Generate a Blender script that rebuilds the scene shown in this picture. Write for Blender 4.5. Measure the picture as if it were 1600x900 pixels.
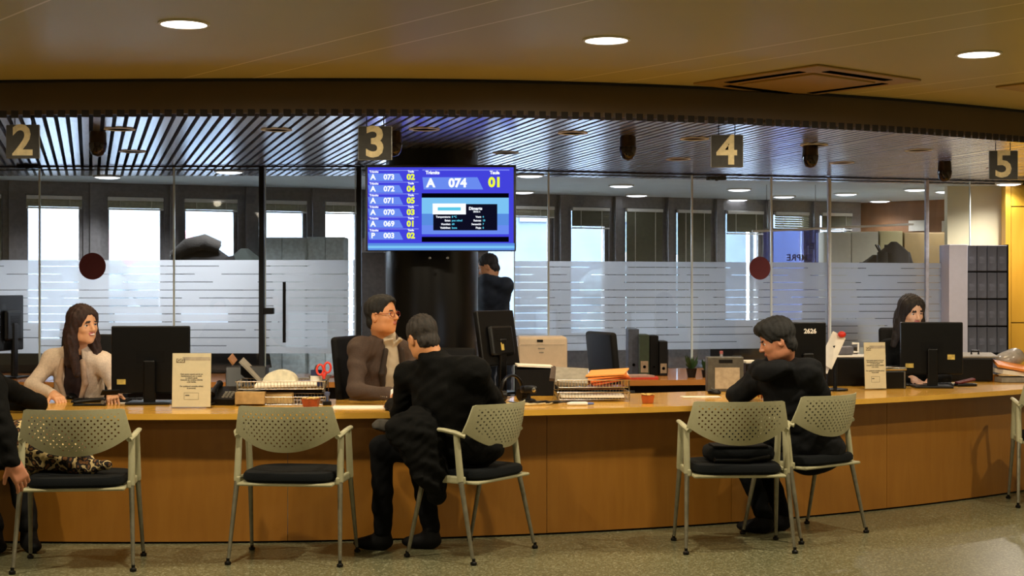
import bpy, bmesh, math, random
import numpy as np
from mathutils import Vector, Matrix, Euler
for o in list(bpy.data.objects): bpy.data.objects.remove(o, do_unlink=True)
SC = bpy.context.scene; COL = SC.collection
random.seed(7)
PI = math.pi
# ------------------------------------------------------------------ camera, world, exposure
FPX, EYE = 2300.0, 1.42
cam_d = bpy.data.cameras.new('camera'); cam = bpy.data.objects.new('camera', cam_d); COL.objects.link(cam)
cam.location = (0, 0, EYE); cam.rotation_euler = (PI/2, 0, 0)
cam_d.sensor_width = 36; cam_d.lens = FPX/1600*36; cam_d.clip_end = 300
SC.camera = cam
SC.view_settings.view_transform = 'Standard'; SC.view_settings.look = 'None'
SC.view_settings.gamma = 1; SC.view_settings.use_curve_mapping = False
SC.view_settings.exposure = 0.0
SC.cycles.use_denoising = True
SC.cycles.max_bounces = 10; SC.cycles.transparent_max_bounces = 24; SC.cycles.sample_clamp_indirect = 4; SC.cycles.sample_clamp_direct = 12
w = bpy.data.worlds.new('daylight'); SC.world = w; w.use_nodes = True
bg = w.node_tree.nodes['Background']; bg.inputs[0].default_value = (.80, .88, 1.0, 1); bg.inputs[1].default_value = 60.0
LAMP_HALL, LAMP_COUNTER, LAMP_OFFICE = 138.0, 32.0, 62.0
WARM = (1.0, .86, .62)
# ------------------------------------------------------------------ helpers
def lin(c):
    if isinstance(c, str):
        c = [int(c[i:i+2], 16)/255 for i in (0, 2, 4)]
    return tuple((x/12.92 if x <= .04045 else ((x+.055)/1.055)**2.4) for x in c[:3]) + (1,)
MATS = {}
def mat(name, col, rough=.6, metal=0, spec=.5, var=.12, scale=30, bump=0, emit=0, coat=0, sheen=0):
    if name in MATS: return MATS[name]
    m = bpy.data.materials.new(name); m.use_nodes = True; MATS[name] = m
    nt = m.node_tree; b = nt.nodes['Principled BSDF']
    b.inputs['Roughness'].default_value = rough; b.inputs['Metallic'].default_value = metal
    b.inputs['Specular IOR Level'].default_value = spec; b.inputs['Coat Weight'].default_value = coat
    if sheen: b.inputs['Sheen Weight'].default_value = sheen
    c = lin(col)
    tc = nt.nodes.new('ShaderNodeTexCoord'); n = nt.nodes.new('ShaderNodeTexNoise')
    n.inputs['Scale'].default_value = scale; nt.links.new(tc.outputs['Object'], n.inputs['Vector'])
    r = nt.nodes.new('ShaderNodeValToRGB')
    r.color_ramp.elements[0].position = .35; r.color_ramp.elements[1].position = .65
    r.color_ramp.elements[0].color = tuple(x*(1-var) for x in c[:3])+(1,)
    r.color_ramp.elements[1].color = tuple(min(1, x*(1+var)) for x in c[:3])+(1,)
    nt.links.new(n.outputs['Fac'], r.inputs[0]); nt.links.new(r.outputs[0], b.inputs['Base Color'])
    if bump:
        bp = nt.nodes.new('ShaderNodeBump'); bp.inputs['Strength'].default_value = bump; bp.inputs['Distance'].default_value = .01
        nt.links.new(n.outputs['Fac'], bp.inputs['Height']); nt.links.new(bp.outputs[0], b.inputs['Normal'])
    if emit:
        b.inputs['Emission Color'].default_value = c; b.inputs['Emission Strength'].default_value = emit
    return m
def nodes(m): return m.node_tree.nodes, m.node_tree.links
def math_n(nt, op, a, b=None, c=None):
    n = nt.nodes.new('ShaderNodeMath'); n.operation = op
    for i, v in enumerate((a, b, c)):
        if v is None: continue
        if isinstance(v, (int, float)): n.inputs[i].default_value = v
        else: nt.links.new(v, n.inputs[i])
    return n.outputs[0]
class MB:
    def __init__(s, M=None): s.v = []; s.f = []; s.m = []; s.M = M or Matrix(); s.mi = 0
    def add(s, vs, fs, M=None):
        M = s.M @ M if M is not None else s.M
        k = len(s.v); s.v += [tuple(M @ Vector(p)) for p in vs]
        s.f += [tuple(i+k for i in f) for f in fs]; s.m += [s.mi]*len(fs); return s
    def box(s, c, d, M=None, r=0, seg=2):
        x, y, z = [a/2 for a in d]
        if r <= 0:
            vs = [(c[0]+i*x, c[1]+j*y, c[2]+k*z) for i in (-1, 1) for j in (-1, 1) for k in (-1, 1)]
            return s.add(vs, [(0,1,3,2),(4,6,7,5),(0,4,5,1),(2,3,7,6),(0,2,6,4),(1,5,7,3)], M)
        bm = bmesh.new(); bmesh.ops.create_cube(bm, size=1)
        for q in bm.verts: q.co = Vector((q.co.x*d[0], q.co.y*d[1], q.co.z*d[2]))
        bmesh.ops.bevel(bm, geom=bm.edges[:], offset=min(r, min(d)*.49), segments=seg, profile=.5, affect='EDGES')
        for q in bm.verts: q.co += Vector(c)
        bm.verts.index_update(); s.add([q.co[:] for q in bm.verts], [[q.index for q in f.verts] for f in bm.faces], M); bm.free(); return s
    def tube(s, pts, r, n=8, cap=True, M=None, flat=1.0, closed=False):
        P = [Vector(p) for p in pts]; N = len(P)
        R = r if isinstance(r, (list, tuple)) else [r]*N
        vs = []; up = None
        for i, p in enumerate(P):
            a = P[i-1] if (i > 0 or closed) else P[0]; b = P[(i+1) % N] if (i < N-1 or closed) else P[-1]
            t = (b-a).normalized() if (b-a).length > 0 else Vector((0,0,1))
            if up is None: up = Vector((0,0,1)) if abs(t.z) < .9 else Vector((0,1,0))
            sx = t.cross(up).normalized(); up2 = sx.cross(t).normalized(); up = up2
            for k in range(n):
                a_ = 2*PI*k/n; vs.append(p + sx*math.cos(a_)*R[i] + up2*math.sin(a_)*R[i]*flat)
        fs = []
        for i in range(N if closed else N-1):
            j = (i+1) % N
            for k in range(n):
                k2 = (k+1) % n; fs.append((i*n+k, i*n+k2, j*n+k2, j*n+k))
        if cap and not closed: fs += [tuple(range(n-1, -1, -1)), tuple((N-1)*n+k for k in range(n))]
        return s.add(vs, fs, M)
    def cyl(s, a, b, r, r2=None, n=20, M=None): return s.tube([a, b], [r, r if r2 is None else r2], n=n, M=M)
    def lathe(s, prof, c=(0,0,0), n=28, M=None):
        vs = [(c[0]+r*math.cos(2*PI*k/n), c[1]+r*math.sin(2*PI*k/n), c[2]+z) for r, z in prof for k in range(n)]
        fs = [(i*n+k, i*n+(k+1) % n, (i+1)*n+(k+1) % n, (i+1)*n+k) for i in range(len(prof)-1) for k in range(n)]
        fs += [tuple(range(n-1, -1, -1)), tuple((len(prof)-1)*n+k for k in range(n))]
        return s.add(vs, fs, M)
    def prism(s, poly, z0, z1, M=None):
        n = len(poly); vs = [(x, y, z0) for x, y in poly]+[(x, y, z1) for x, y in poly]
        fs = [tuple(range(n-1, -1, -1)), tuple(range(n, 2*n))]+[(i, (i+1) % n, n+(i+1) % n, n+i) for i in range(n)]
        return s.add(vs, fs, M)
    def ell(s, c, r, n=16, M=None):
        vs = [(c[0], c[1], c[2]-r[2])]; h = n//2
        for i in range(1, h):
            t = -PI/2+PI*i/h
            for k in range(n): vs.append((c[0]+r[0]*math.cos(t)*math.cos(2*PI*k/n), c[1]+r[1]*math.cos(t)*math.sin(2*PI*k/n), c[2]+r[2]*math.sin(t)))
        vs.append((c[0], c[1], c[2]+r[2])); L = len(vs)-1
        fs = [(0, 1+(k+1) % n, 1+k) for k in range(n)]
        for i in range(h-2):
            for k in range(n): fs.append((1+i*n+k, 1+i*n+(k+1) % n, 1+(i+1)*n+(k+1) % n, 1+(i+1)*n+k))
        b = 1+(h-2)*n; fs += [(L, b+k, b+(k+1) % n) for k in range(n)]
        return s.add(vs, fs, M)
    def build(s, name, mats, parent=None, smooth=False, label=None):
        me = bpy.data.meshes.new(name); me.from_pydata([tuple(p) for p in s.v], [], s.f)
        if not isinstance(mats, (list, tuple)): mats = [mats]
        for m in mats: me.materials.append(m)
        if max(s.m or [0]): me.polygons.foreach_set('material_index', s.m)
        bm = bmesh.new(); bm.from_mesh(me); bmesh.ops.recalc_face_normals(bm, faces=bm.faces); bm.to_mesh(me); bm.free()
        if smooth:
            me.polygons.foreach_set('use_smooth', [True]*len(me.polygons))
            me.set_sharp_from_angle(angle=math.radians(38))
        o = bpy.data.objects.new(name, me); COL.objects.link(o)
        if parent is not None: o.parent = parent
        if label: o['label'] = label
        return o
def tag(o, label, cat, group=None, kind=None):
    o['label'] = label; o['category'] = cat
    if group: o['group'] = group
    if kind: o['kind'] = kind
    return o
def thing(name, label, cat, loc=(0,0,0), rz=0, group=None):
    o = bpy.data.objects.new(name, None); COL.objects.link(o); o.location = loc; o.rotation_euler = (0, 0, rz)
    o.empty_display_size = .1
    return tag(o, label, cat, group)
def struct(o): o['kind'] = 'structure'; return o
def dup(root, loc, rz, label=None, group=None):
    r = root.copy(); COL.objects.link(r); r.location = loc; r.rotation_euler = (0, 0, rz)
    if label: r['label'] = label
    if group: r['group'] = group
    def rec(src, dst):
        for ch in src.children:
            c = ch.copy(); COL.objects.link(c); c.parent = dst; rec(ch, c)
    rec(root, r); return r
def P(px, py, D): return Vector(((px-800)/FPX*D, D, EYE-(py-450)/FPX*D))
def Pz(px, py, z):                                   # point seen at a pixel on the level plane z
    D = (EYE-z)*FPX/(py-450); return Vector(((px-800)/FPX*D, D, z))
def text(body, size, M, m, parent=None, name='lettering', bold=0.0, depth=.001, align='CENTER', sx=1.0):
    c = bpy.data.curves.new(name, 'FONT'); c.body = body; c.size = size; c.align_x = align; c.align_y = 'CENTER'
    c.offset = bold; c.extrude = depth; c.resolution_u = 3
    o = bpy.data.objects.new('tmp_text', c); COL.objects.link(o)
    dg = bpy.context.evaluated_depsgraph_get(); dg.update()
    me = bpy.data.meshes.new_from_object(o.evaluated_get(dg)); bpy.data.objects.remove(o)
    me.transform(M @ Matrix.Diagonal((sx, 1, 1, 1))); me.materials.clear(); me.materials.append(m); me.name = name
    q = bpy.data.objects.new(name, me); COL.objects.link(q)
    if parent is not None: q.parent = parent
    return q
def merge_text(items, m, parent, name):              # several strings as one lettering mesh; item = (body,size,Matrix,bold,align)
    bm = bmesh.new()
    for b, sz, M, bold, al in items:
        q = text(b, sz, M, m, None, 'tmp', bold, .0006, al); bm.from_mesh(q.data); bpy.data.objects.remove(q)
    me = bpy.data.meshes.new(name); bm.to_mesh(me); bm.free(); me.materials.append(m)
    o = bpy.data.objects.new(name, me); COL.objects.link(o); o.parent = parent; return o
FACE = Matrix.Rotation(PI/2, 4, 'X')                 # text in the xz plane, readable from -y
T = Matrix.Translation
def RZ(a): return Matrix.Rotation(a, 4, 'Z')
def RX(a): return Matrix.Rotation(a, 4, 'X')
def RY(a): return Matrix.Rotation(a, 4, 'Y')
# ------------------------------------------------------------------ plan curves of the place
def cf(X):
    t = X+2.1; return 8.165+.05*t*t+(.0027*t**3 if t > 0 else 0)
def cn(X):
    d = (cf(X+.01)-cf(X-.01))/.02; l = math.hypot(d, 1); return Vector((-d/l, 1/l))
def cp(X, off):
    n = cn(X); return (X+n.x*off, cf(X)+n.y*off)
def ff(X): return 8.5+(.076 if X > -1 else .02)*(X+1)**2
def rr(X): return 13.0+.25*max(0, X)
def gp(X):
    return float(np.interp(X, [-9, -1.2, 0, 2.2, 4.3, 9], [11.95, 11.9, 12.3, 12.9, 13.5, 14.5]))
def on_curve(px, f):
    Y = 12.0
    for _ in range(40): Y = .5*Y+.5*f((px-800)/FPX*Y)
    return ((px-800)/FPX*Y, Y)
def ribbon(mb, f0, f1, z0, z1, xs):                  # solid strip between two plan curves
    k = len(xs); vs = []
    for x in xs:
        a, b = f0(x), f1(x); vs += [(*a, z0), (*a, z1), (*b, z0), (*b, z1)]
    fs = [(0, 1, 3, 2), (4*(k-1), 4*(k-1)+2, 4*(k-1)+3, 4*(k-1)+1)]
    for i in range(k-1):
        a, b = 4*i, 4*i+4
        fs += [(a, b, b+1, a+1), (a+2, a+3, b+3, b+2), (a+1, b+1, b+3, a+3), (a, a+2, b+2, b)]
    mb.add(vs, fs)
# ------------------------------------------------------------------ materials
def wood(name, c1, c2, rough=.4, scale=(3, 3, 14), coat=.1):
    m = bpy.data.materials.new(name); m.use_nodes = True; nt = m.node_tree; b = nt.nodes['Principled BSDF']
    b.inputs['Roughness'].default_value = rough; b.inputs['Coat Weight'].default_value = coat
    tc = nt.nodes.new('ShaderNodeTexCoord'); mp = nt.nodes.new('ShaderNodeMapping'); mp.inputs['Scale'].default_value = scale
    n = nt.nodes.new('ShaderNodeTexNoise'); n.inputs['Scale'].default_value = 2.0; n.inputs['Detail'].default_value = 8
    n.inputs['Distortion'].default_value = .6
    r = nt.nodes.new('ShaderNodeValToRGB'); r.color_ramp.elements[0].position = .3; r.color_ramp.elements[1].position = .7
    r.color_ramp.elements[0].color = lin(c1); r.color_ramp.elements[1].color = lin(c2)
    nt.links.new(tc.outputs['Object'], mp.inputs[0]); nt.links.new(mp.outputs[0], n.inputs['Vector'])
    nt.links.new(n.outputs['Fac'], r.inputs[0]); nt.links.new(r.outputs[0], b.inputs['Base Color']); return m
M_desk = wood('counter_veneer', '8e5c1a', '966420', .4, (10, 10, 1.2))
M_top = wood('worktop_laminate', 'd09c3a', 'dca944', .25, (2, 9, 9), .3)
M_gold = wood('yellow_panel', 'bd8a22', 'c8952c', .45, (6, 6, 1))
M_brown = wood('brown_wall_panel', '785030', '8c6240', .5, (5, 5, 1))
def floor_mat():
    m = bpy.data.materials.new('terrazzo'); m.use_nodes = True; nt = m.node_tree; b = nt.nodes['Principled BSDF']
    b.inputs['Roughness'].default_value = .3
    tc = nt.nodes.new('ShaderNodeTexCoord'); v = nt.nodes.new('ShaderNodeTexVoronoi'); v.inputs['Scale'].default_value = 130
    n = nt.nodes.new('ShaderNodeTexNoise'); n.inputs['Scale'].default_value = 48; n.inputs['Detail'].default_value = 10
    n.inputs['Roughness'].default_value = .75
    nt.links.new(tc.outputs['Object'], v.inputs['Vector']); nt.links.new(tc.outputs['Object'], n.inputs['Vector'])
    r = nt.nodes.new('ShaderNodeValToRGB'); e = r.color_ramp.elements
    e[0].position = .34; e[0].color = lin('4e4c32'); e[1].position = .68; e[1].color = lin('85825f')
    x = e.new(.5); x.color = lin('67654a')
    nt.links.new(n.outputs['Fac'], r.inputs[0])
    r2 = nt.nodes.new('ShaderNodeValToRGB'); r2.color_ramp.elements[0].position = .80; r2.color_ramp.elements[1].position = .9
    sx = nt.nodes.new('ShaderNodeSeparateColor'); nt.links.new(v.outputs['Color'], sx.inputs[0]); nt.links.new(sx.outputs[0], r2.inputs[0])
    mx = nt.nodes.new('ShaderNodeMix'); mx.data_type = 'RGBA'; nt.links.new(r2.outputs[0], mx.inputs[0])
    nt.links.new(r.outputs[0], mx.inputs[6]); mx.inputs[7].default_value = lin('9a987c')
    nt.links.new(mx.outputs[2], b.inputs['Base Color']); return m
M_floor = floor_mat()
def ceil_mat():
    m = bpy.data.materials.new('gold_ceiling_panels'); m.use_nodes = True; nt = m.node_tree; b = nt.nodes['Principled BSDF']
    b.inputs['Roughness'].default_value = .42; b.inputs['Specular IOR Level'].default_value = .3
    tc = nt.nodes.new('ShaderNodeTexCoord'); sp = nt.nodes.new('ShaderNodeSeparateXYZ'); nt.links.new(tc.outputs['Object'], sp.inputs[0])
    # distance across the joints (joints run along (.62,-.78)), and a second set at right angles
    u = math_n(nt, 'ADD', math_n(nt, 'MULTIPLY', sp.outputs[0], .78), math_n(nt, 'MULTIPLY', sp.outputs[1], .62))
    u = math_n(nt, 'SUBTRACT', u, 3.787)
    def line(per, off):
        a = math_n(nt, 'FRACT', math_n(nt, 'DIVIDE', math_n(nt, 'ADD', u, off), per))
        a = math_n(nt, 'ABSOLUTE', math_n(nt, 'SUBTRACT', a, .5)); return math_n(nt, 'LESS_THAN', a, .006/per)
    ln = math_n(nt, 'MAXIMUM', line(1.78, .89), line(1.78, .89-.313))
    n = nt.nodes.new('ShaderNodeTexNoise'); n.inputs['Scale'].default_value = 1.2
    nt.links.new(tc.outputs['Object'], n.inputs['Vector'])
    r = nt.nodes.new('ShaderNodeValToRGB'); r.color_ramp.elements[0].color = lin('bcac68'); r.color_ramp.elements[1].color = lin('c8b878')
    nt.links.new(n.outputs['Fac'], r.inputs[0])
    mx = nt.nodes.new('ShaderNodeMix'); mx.data_type = 'RGBA'; nt.links.new(ln, mx.inputs[0]); nt.links.new(r.outputs[0], mx.inputs[6])
    mx.inputs[7].default_value = lin('efe0b4'); nt.links.new(mx.outputs[2], b.inputs['Base Color']); return m
M_ceil = ceil_mat()
M_fascia = mat('fascia_paint', '5e4c30', .55, var=.05, scale=3)
M_slat = mat('brushed_aluminium_slat', 'e4e4ee', .24, .9, var=.05, scale=8)
M_plenum = mat('plenum_black', '0c0c10', .7)
M_white_ceil = mat('office_ceiling', 'dce4e8', .7, var=.03, scale=4)
M_wall = mat('hall_wall', 'd8caa8', .8, var=.05, scale=3)
M_cream = mat('cream_wall', 'efe2bc', .7, var=.05, scale=3)
M_frame = mat('window_frame_grey', '787474', .45, .3)
M_post = mat('dark_metal_post', '1c1e22', .4, .5)
M_black = mat('black_plastic', '080809', .35, spec=.3, var=.2)
M_blackmat = mat('black_matt', '09090b', .7, spec=.2)
M_fabric = mat('black_fabric', '080c0f', .9, spec=.2, scale=200, bump=.2)
M_chrome = mat('chrome', 'c8c8c8', .15, 1)
M_steel = mat('grey_steel', '7c7c7c', .35, .8)
M_white = mat('white_plastic', 'e4e0d8', .5, var=.03)
M_paper = mat('white_paper', 'e8e2d4', .8, var=.03)
M_ink = mat('printed_ink', '5c5850', .8)
M_inkd = mat('dark_ink', '2a2826', .8)
M_col = mat('black_column', '060404', .3, spec=.3, var=.2, scale=2)
M_beige = mat('printer_beige', 'c8b298', .5, var=.03)
M_orange = mat('orange_folder', 'e08a3c', .6, var=.05)
M_red = mat('red_plastic', 'c42418', .4)
M_dishb = mat('brown_bowl', '8a3c18', .5, var=.25)
M_navy = mat('navy', '1a2452', .6)
M_cardb = mat('kraft_card', 'b0915e', .8)
M_greyf = mat('grey_folder', '8a8478', .7)
def glass_mat(name, tint, refl=.10):
    m = bpy.data.materials.new(name); m.use_nodes = True; nt = m.node_tree; nt.nodes.clear()
    out = nt.nodes.new('ShaderNodeOutputMaterial'); t = nt.nodes.new('ShaderNodeBsdfTransparent'); t.inputs[0].default_value = tint
    g = nt.nodes.new('ShaderNodeBsdfGlossy'); g.inputs['Roughness'].default_value = .02
    lw = nt.nodes.new('ShaderNodeLayerWeight'); lw.inputs[0].default_value = .25
    f = math_n(nt, 'ADD', math_n(nt, 'MULTIPLY', lw.outputs['Fresnel'], .5), refl*.35)
    mx = nt.nodes.new('ShaderNodeMixShader'); nt.links.new(f, mx.inputs[0]); nt.links.new(t.outputs[0], mx.inputs[1]); nt.links.new(g.outputs[0], mx.inputs[2])
    nt.links.new(mx.outputs[0], out.inputs[0]); return m
M_glass = glass_mat('partition_glass', (.95, .97, .98, 1)); M_wglass = glass_mat('window_glass', (.95, .98, 1, 1), .05)
M_edge = mat('glass_edge', 'd8e4e0', .2, emit=0, var=.02)
def frost_mat():
    m = bpy.data.materials.new('frosted_film'); m.use_nodes = True; nt = m.node_tree; nt.nodes.clear()
    out = nt.nodes.new('ShaderNodeOutputMaterial'); tc = nt.nodes.new('ShaderNodeTexCoord'); sp = nt.nodes.new('ShaderNodeSeparateXYZ')
    nt.links.new(tc.outputs['Object'], sp.inputs[0]); z = sp.outputs[2]
    fr = math_n(nt, 'FRACT', math_n(nt, 'DIVIDE', math_n(nt, 'SUBTRACT', z, .885), .0645))
    gap = math_n(nt, 'LESS_THAN', fr, .085)
    row = math_n(nt, 'FLOOR', math_n(nt, 'DIVIDE', math_n(nt, 'SUBTRACT', z, .885), .0645))
    cv = nt.nodes.new('ShaderNodeCombineXYZ'); nt.links.new(math_n(nt, 'MULTIPLY', sp.outputs[0], 1.1), cv.inputs[0]); nt.links.new(math_n(nt, 'MULTIPLY', row, 3.7), cv.inputs[1])
    ns = nt.nodes.new('ShaderNodeTexNoise'); ns.inputs['Scale'].default_value = 1.0; nt.links.new(cv.outputs[0], ns.inputs['Vector'])
    gap = math_n(nt, 'MULTIPLY', gap, math_n(nt, 'GREATER_THAN', ns.outputs['Fac'], .42))
    t = nt.nodes.new('ShaderNodeBsdfTransparent'); tr = nt.nodes.new('ShaderNodeBsdfTranslucent'); tr.inputs[0].default_value = (.95, .95, .97, 1)
    df = nt.nodes.new('ShaderNodeBsdfDiffuse'); df.inputs[0].default_value = (.5, .51, .55, 1)
    m1 = nt.nodes.new('ShaderNodeMixShader'); m1.inputs[0].default_value = .15; nt.links.new(tr.outputs[0], m1.inputs[1]); nt.links.new(df.outputs[0], m1.inputs[2])
    m2 = nt.nodes.new('ShaderNodeMixShader'); m2.inputs[0].default_value = .34; nt.links.new(m1.outputs[0], m2.inputs[1]); nt.links.new(t.outputs[0], m2.inputs[2])
    m3 = nt.nodes.new('ShaderNodeMixShader'); nt.links.new(gap, m3.inputs[0]); nt.links.new(m2.outputs[0], m3.inputs[1]); nt.links.new(t.outputs[0], m3.inputs[2])
    nt.links.new(m3.outputs[0], out.inputs[0]); return m
M_frost = frost_mat()
def emis(name, col, s):
    m = bpy.data.materials.new(name); m.use_nodes = True; nt = m.node_tree; nt.nodes.clear()
    o = nt.nodes.new('ShaderNodeOutputMaterial'); e = nt.nodes.new('ShaderNodeEmission'); e.inputs[0].default_value = lin(col); e.inputs[1].default_value = s
    nt.links.new(e.outputs[0], o.inputs[0]); return m
M_lampw = emis('lamp_glow_white', 'fff6ec', 6); M_lampk = emis('lamp_glow_cool', 'f4f8ff', 5)
# ------------------------------------------------------------------ room shell
HZ, SZ = 2.63, 2.41                                   # hall ceiling, slatted ceiling
o = MB().box((0, 7.5, -.05), (18, 25, .1)).build('floor', M_floor); struct(o)
xs = [(-7+i*.25) for i in range(57)]
mb = MB(); vs = []; k = len(xs)
for x in xs: vs += [(x, -3, HZ), (x, ff(x)+.02, HZ), (x, -3, HZ+.1), (x, ff(x)+.02, HZ+.1)]
fs = []
for i in range(k-1):
    a, b = 4*i, 4*i+4; fs += [(a, a+1, b+1, b), (a+2, b+2, b+3, a+3), (a+1, a+3, b+3, b+1), (a, b, b+2, a+2)]
mb.add(vs, fs); o = mb.build('ceiling', M_ceil); struct(o)
mb = MB(); ribbon(mb, lambda x: (x, ff(x)+.02), lambda x: (x, ff(x)+.06), 2.432, HZ+.1, xs); struct(mb.build('trim_1', M_fascia))
mb = MB(); ribbon(mb, lambda x: (x, ff(x)-.015), lambda x: (x, ff(x)+.02), HZ-.012, HZ, xs); struct(mb.build('trim_2', M_plenum))
struct(MB().box((0, 9.5, 3.0), (18, 21, .1)).build('ceiling.001', M_plenum))  # unseen roof slab added to stop daylight leaking in
mb = MB(); ribbon(mb, lambda x: (x, ff(x)+.06), lambda x: (x, rr(x)), 2.60, 2.63, xs); struct(mb.build('ceiling.002', M_plenum))
# slatted ceiling
sd = Vector((-.276, .961)); se = Vector((.961, .276)); mb = MB()
for k_ in range(-75, 165):
    o0 = se*(k_*.0658)+Vector((0, 8.5))
    def hit(f, y0):
        s = (y0-o0.y)/sd.y
        for _ in range(30):
            p = o0+sd*s; s += .6*(f(p.x)-p.y)/sd.y
        return o0+sd*s
    a = hit(lambda x: ff(x)-.012, 9); b = hit(rr, 13)
    if (b-a).length < .1 or a.y > b.y or a.x > 7 or b.x < -7: continue
    e = se*.0205
    q = [a-e, b-e, b+e, a+e]; zj = random.uniform(-.0015, .0015)
    mb.prism([(p.x, p.y) for p in q], SZ+zj, SZ+.042); mb.m[-1] = 1
struct(mb.build('ceiling.003', [M_slat, mat('slat_end_brown', '1c1208', .7)]))
# office ceiling
mb = MB(); mb.prism([(-7, rr(-7)), (0, rr(0)), (2, rr(2)), (4, rr(4)), (7, rr(7)), (7, 19), (-7, 19)], SZ, SZ+.05); struct(mb.build('ceiling.004', M_white_ceil))
mb = MB(); mb.prism([(-7, rr(-7)-.6), (0, rr(0)-.2), (2, 13.1), (4, 14), (6.9, 14.0), (6.9, 19), (-7, 19)], -.001, .003); struct(mb.build('floor.001', mat('office_floor_bounce', 'b8b4ac', .5, var=.05)))  # pale floor sheet added to bounce light up to the office ceiling
# outer walls
struct(MB().box((-7.05, 6, 1.5), (.1, 18.2, 3)).build('wall_left', M_wall))
struct(MB().box((7.05, 7, 1.5), (.1, 20.2, 3)).build('wall_right', M_wall))
struct(MB().box((0, -3.05, 1.5), (14.2, .1, 3)).build('wall_back', M_wall))
# window wall: runs along (1,.4) through (0,15.4)
WA = math.atan(.4); WM = T((0, 15.4, 0)) @ RZ(WA)
def wt(px):
    s = (px-800)/FPX; Y = 15.4/(1-.4*s); return s*Y/math.cos(WA)
HEADZ, SILL = 2.285, .9
wins = [(-215, -110), (-80, 4), (38, 130), (165, 257), (285, 372), (412, 480), (505, 562), (590, 652), (678, 735), (760, 866), (890, 952), (975, 1035), (1055, 1110), (1132, 1192), (1207, 1263), (1280, 1330)]
WR = [(wt(a), wt(b)) for a, b in wins]
t0, t1 = -7.9, wt(1345)
mb = MB(WM); mb.box(((t0+t1)/2, .1, SILL/2), (t1-t0, .2, SILL)); mb.box(((t0+t1)/2, .1, (HEADZ+3)/2), (t1-t0, .2, 3-HEADZ))
e = [t0]+[q for r in WR for q in r]+[t1]
for i in range(0, len(e), 2): mb.box(((e[i]+e[i+1])/2, .1, (SILL+HEADZ)/2), (e[i+1]-e[i], .2, HEADZ-SILL))
for i in range(0, len(e)-2, 2):                     # pilasters between the lights
    mb.box(((e[i]+e[i+1])/2, -.03, 1.2), (max(.05, (e[i+1]-e[i])*.45), .06, 2.4))
struct(mb.build('wall_front', M_frame))
for n_, (a, b) in enumerate(WR):
    wn = bpy.data.objects.new('window_%d' % (n_+1), None); COL.objects.link(wn); wn.matrix_world = WM @ T(((a+b)/2, 0, SILL)); wn['kind'] = 'structure'
    w_, h_ = b-a, HEADZ-SILL; f = MB()
    for x in (-w_/2+.018, w_/2-.018): f.box((x, .08, h_/2), (.036, .08, h_-.002))
    for z in (.019, h_-.019): f.box((0, .08, z), (w_-.074, .08, .036))
    f.build('window_frame', M_frame, wn); MB().box((0, .09, h_/2), (w_-.075, .008, h_-.08)).build('pane', M_wglass, wn)
# venetian blinds: (window index, lowered fraction, material, label)
M_bl = mat('blind_slat_olive', '5e5c48', .6); M_blw = mat('blind_slat_pale', 'c4c0a8', .6)
blinds = [(1, 1.0, M_bl, 'pale blind fully lowered at far left window beside the frame edge'), (2, .07, M_blw, 'blind raised to a thin stack over window above red dot'),
 (3, .05, M_blw, 'blind raised almost fully at the window right of the red dot'), (4, .06, M_blw, 'short blind over the window behind the coats at left'),
 (5, .07, M_blw, 'raised blind over the window seen through the glass door'), (6, .09, M_blw, 'raised blind over the window left of the wall screen'),
 (9, .07, M_blw, 'raised blind over the window just right of the wall screen'), (10, .12, M_bl, 'olive blind partly lowered over the bright window'),
 (11, 1.0, M_bl, 'closed olive blind with two cord lines, left of the closed pair'), (12, 1.0, M_bl, 'closed olive blind, right one of the closed pair'),
 (13, .145, M_bl, 'partly lowered olive blind behind the second red dot'), (14, .11, M_blw, 'pale partly lowered blind above the mirrored lettering'), (15, .10, M_bl, 'dark blind over the rightmost office window')]
for wi, fr, m_, lab in blinds:
    a, b = WR[wi]; w_ = b-a-.03; h_ = (HEADZ-SILL)*fr; top = HEADZ-.005
    r = thing('venetian_blind', lab, 'blind', group='venetian blinds in the office windows'); r.matrix_world = WM @ T(((a+b)/2, 0, top))
    MB().box((0, -.03, -.02), (w_, .045, .035), r=.004).build('head_rail', M_white, r)
    s = MB(); nsl = max(3, int(h_/.022)) if fr > .09 else 6; pit = h_/nsl if fr > .09 else .010
    for i in range(nsl): s.box((0, -.03, 0), (w_, .030, .0015), M=T((0, 0, -.045-i*pit)) @ T((0, -.03, 0)) @ RX(1.3 if m_ is M_bl else .75) @ T((0, .03, 0)))
    s.build('slats', m_, r); zb = -.05-nsl*pit
    MB().box((0, -.03, zb-.006), (w_, .028, .014), r=.003).build('bottom_rail', M_white, r)
    c = MB()
    for x in (-w_*.28, w_*.28): c.tube([(x, -.052, -.03), (x, -.052, zb)], .0035, n=5)
    c.build('cord', M_paper, r)
# brown wood wall, cream wall, yellow panelled wall at right
mb = MB(); mb.prism([(4.0, 17.15), (5.4, 16.0), (5.5, 16.15), (4.1, 17.3)], 0, 2.6); struct(mb.build('wall_office', M_brown))
mb = MB(); mb.box((4.31+.35, 14.35, 1.3), (.86, .1, 2.6)); struct(mb.build('wall_cream', M_cream))
mb = MB()
for (z0, z1) in ((0, 1.085), (1.095, 2.19), (2.2, 2.6)): mb.box((5.9, 14.05, (z0+z1)/2), (2.3, .1, z1-z0))
mb.box((5.9, 14.1, 1.3), (2.28, .06, 2.6)); struct(mb.build('wall_yellow', M_gold))
struct(MB().box((4.72, 14.06, 1.3), (.05, .12, 2.6)).build('trim_3', M_gold))
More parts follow.
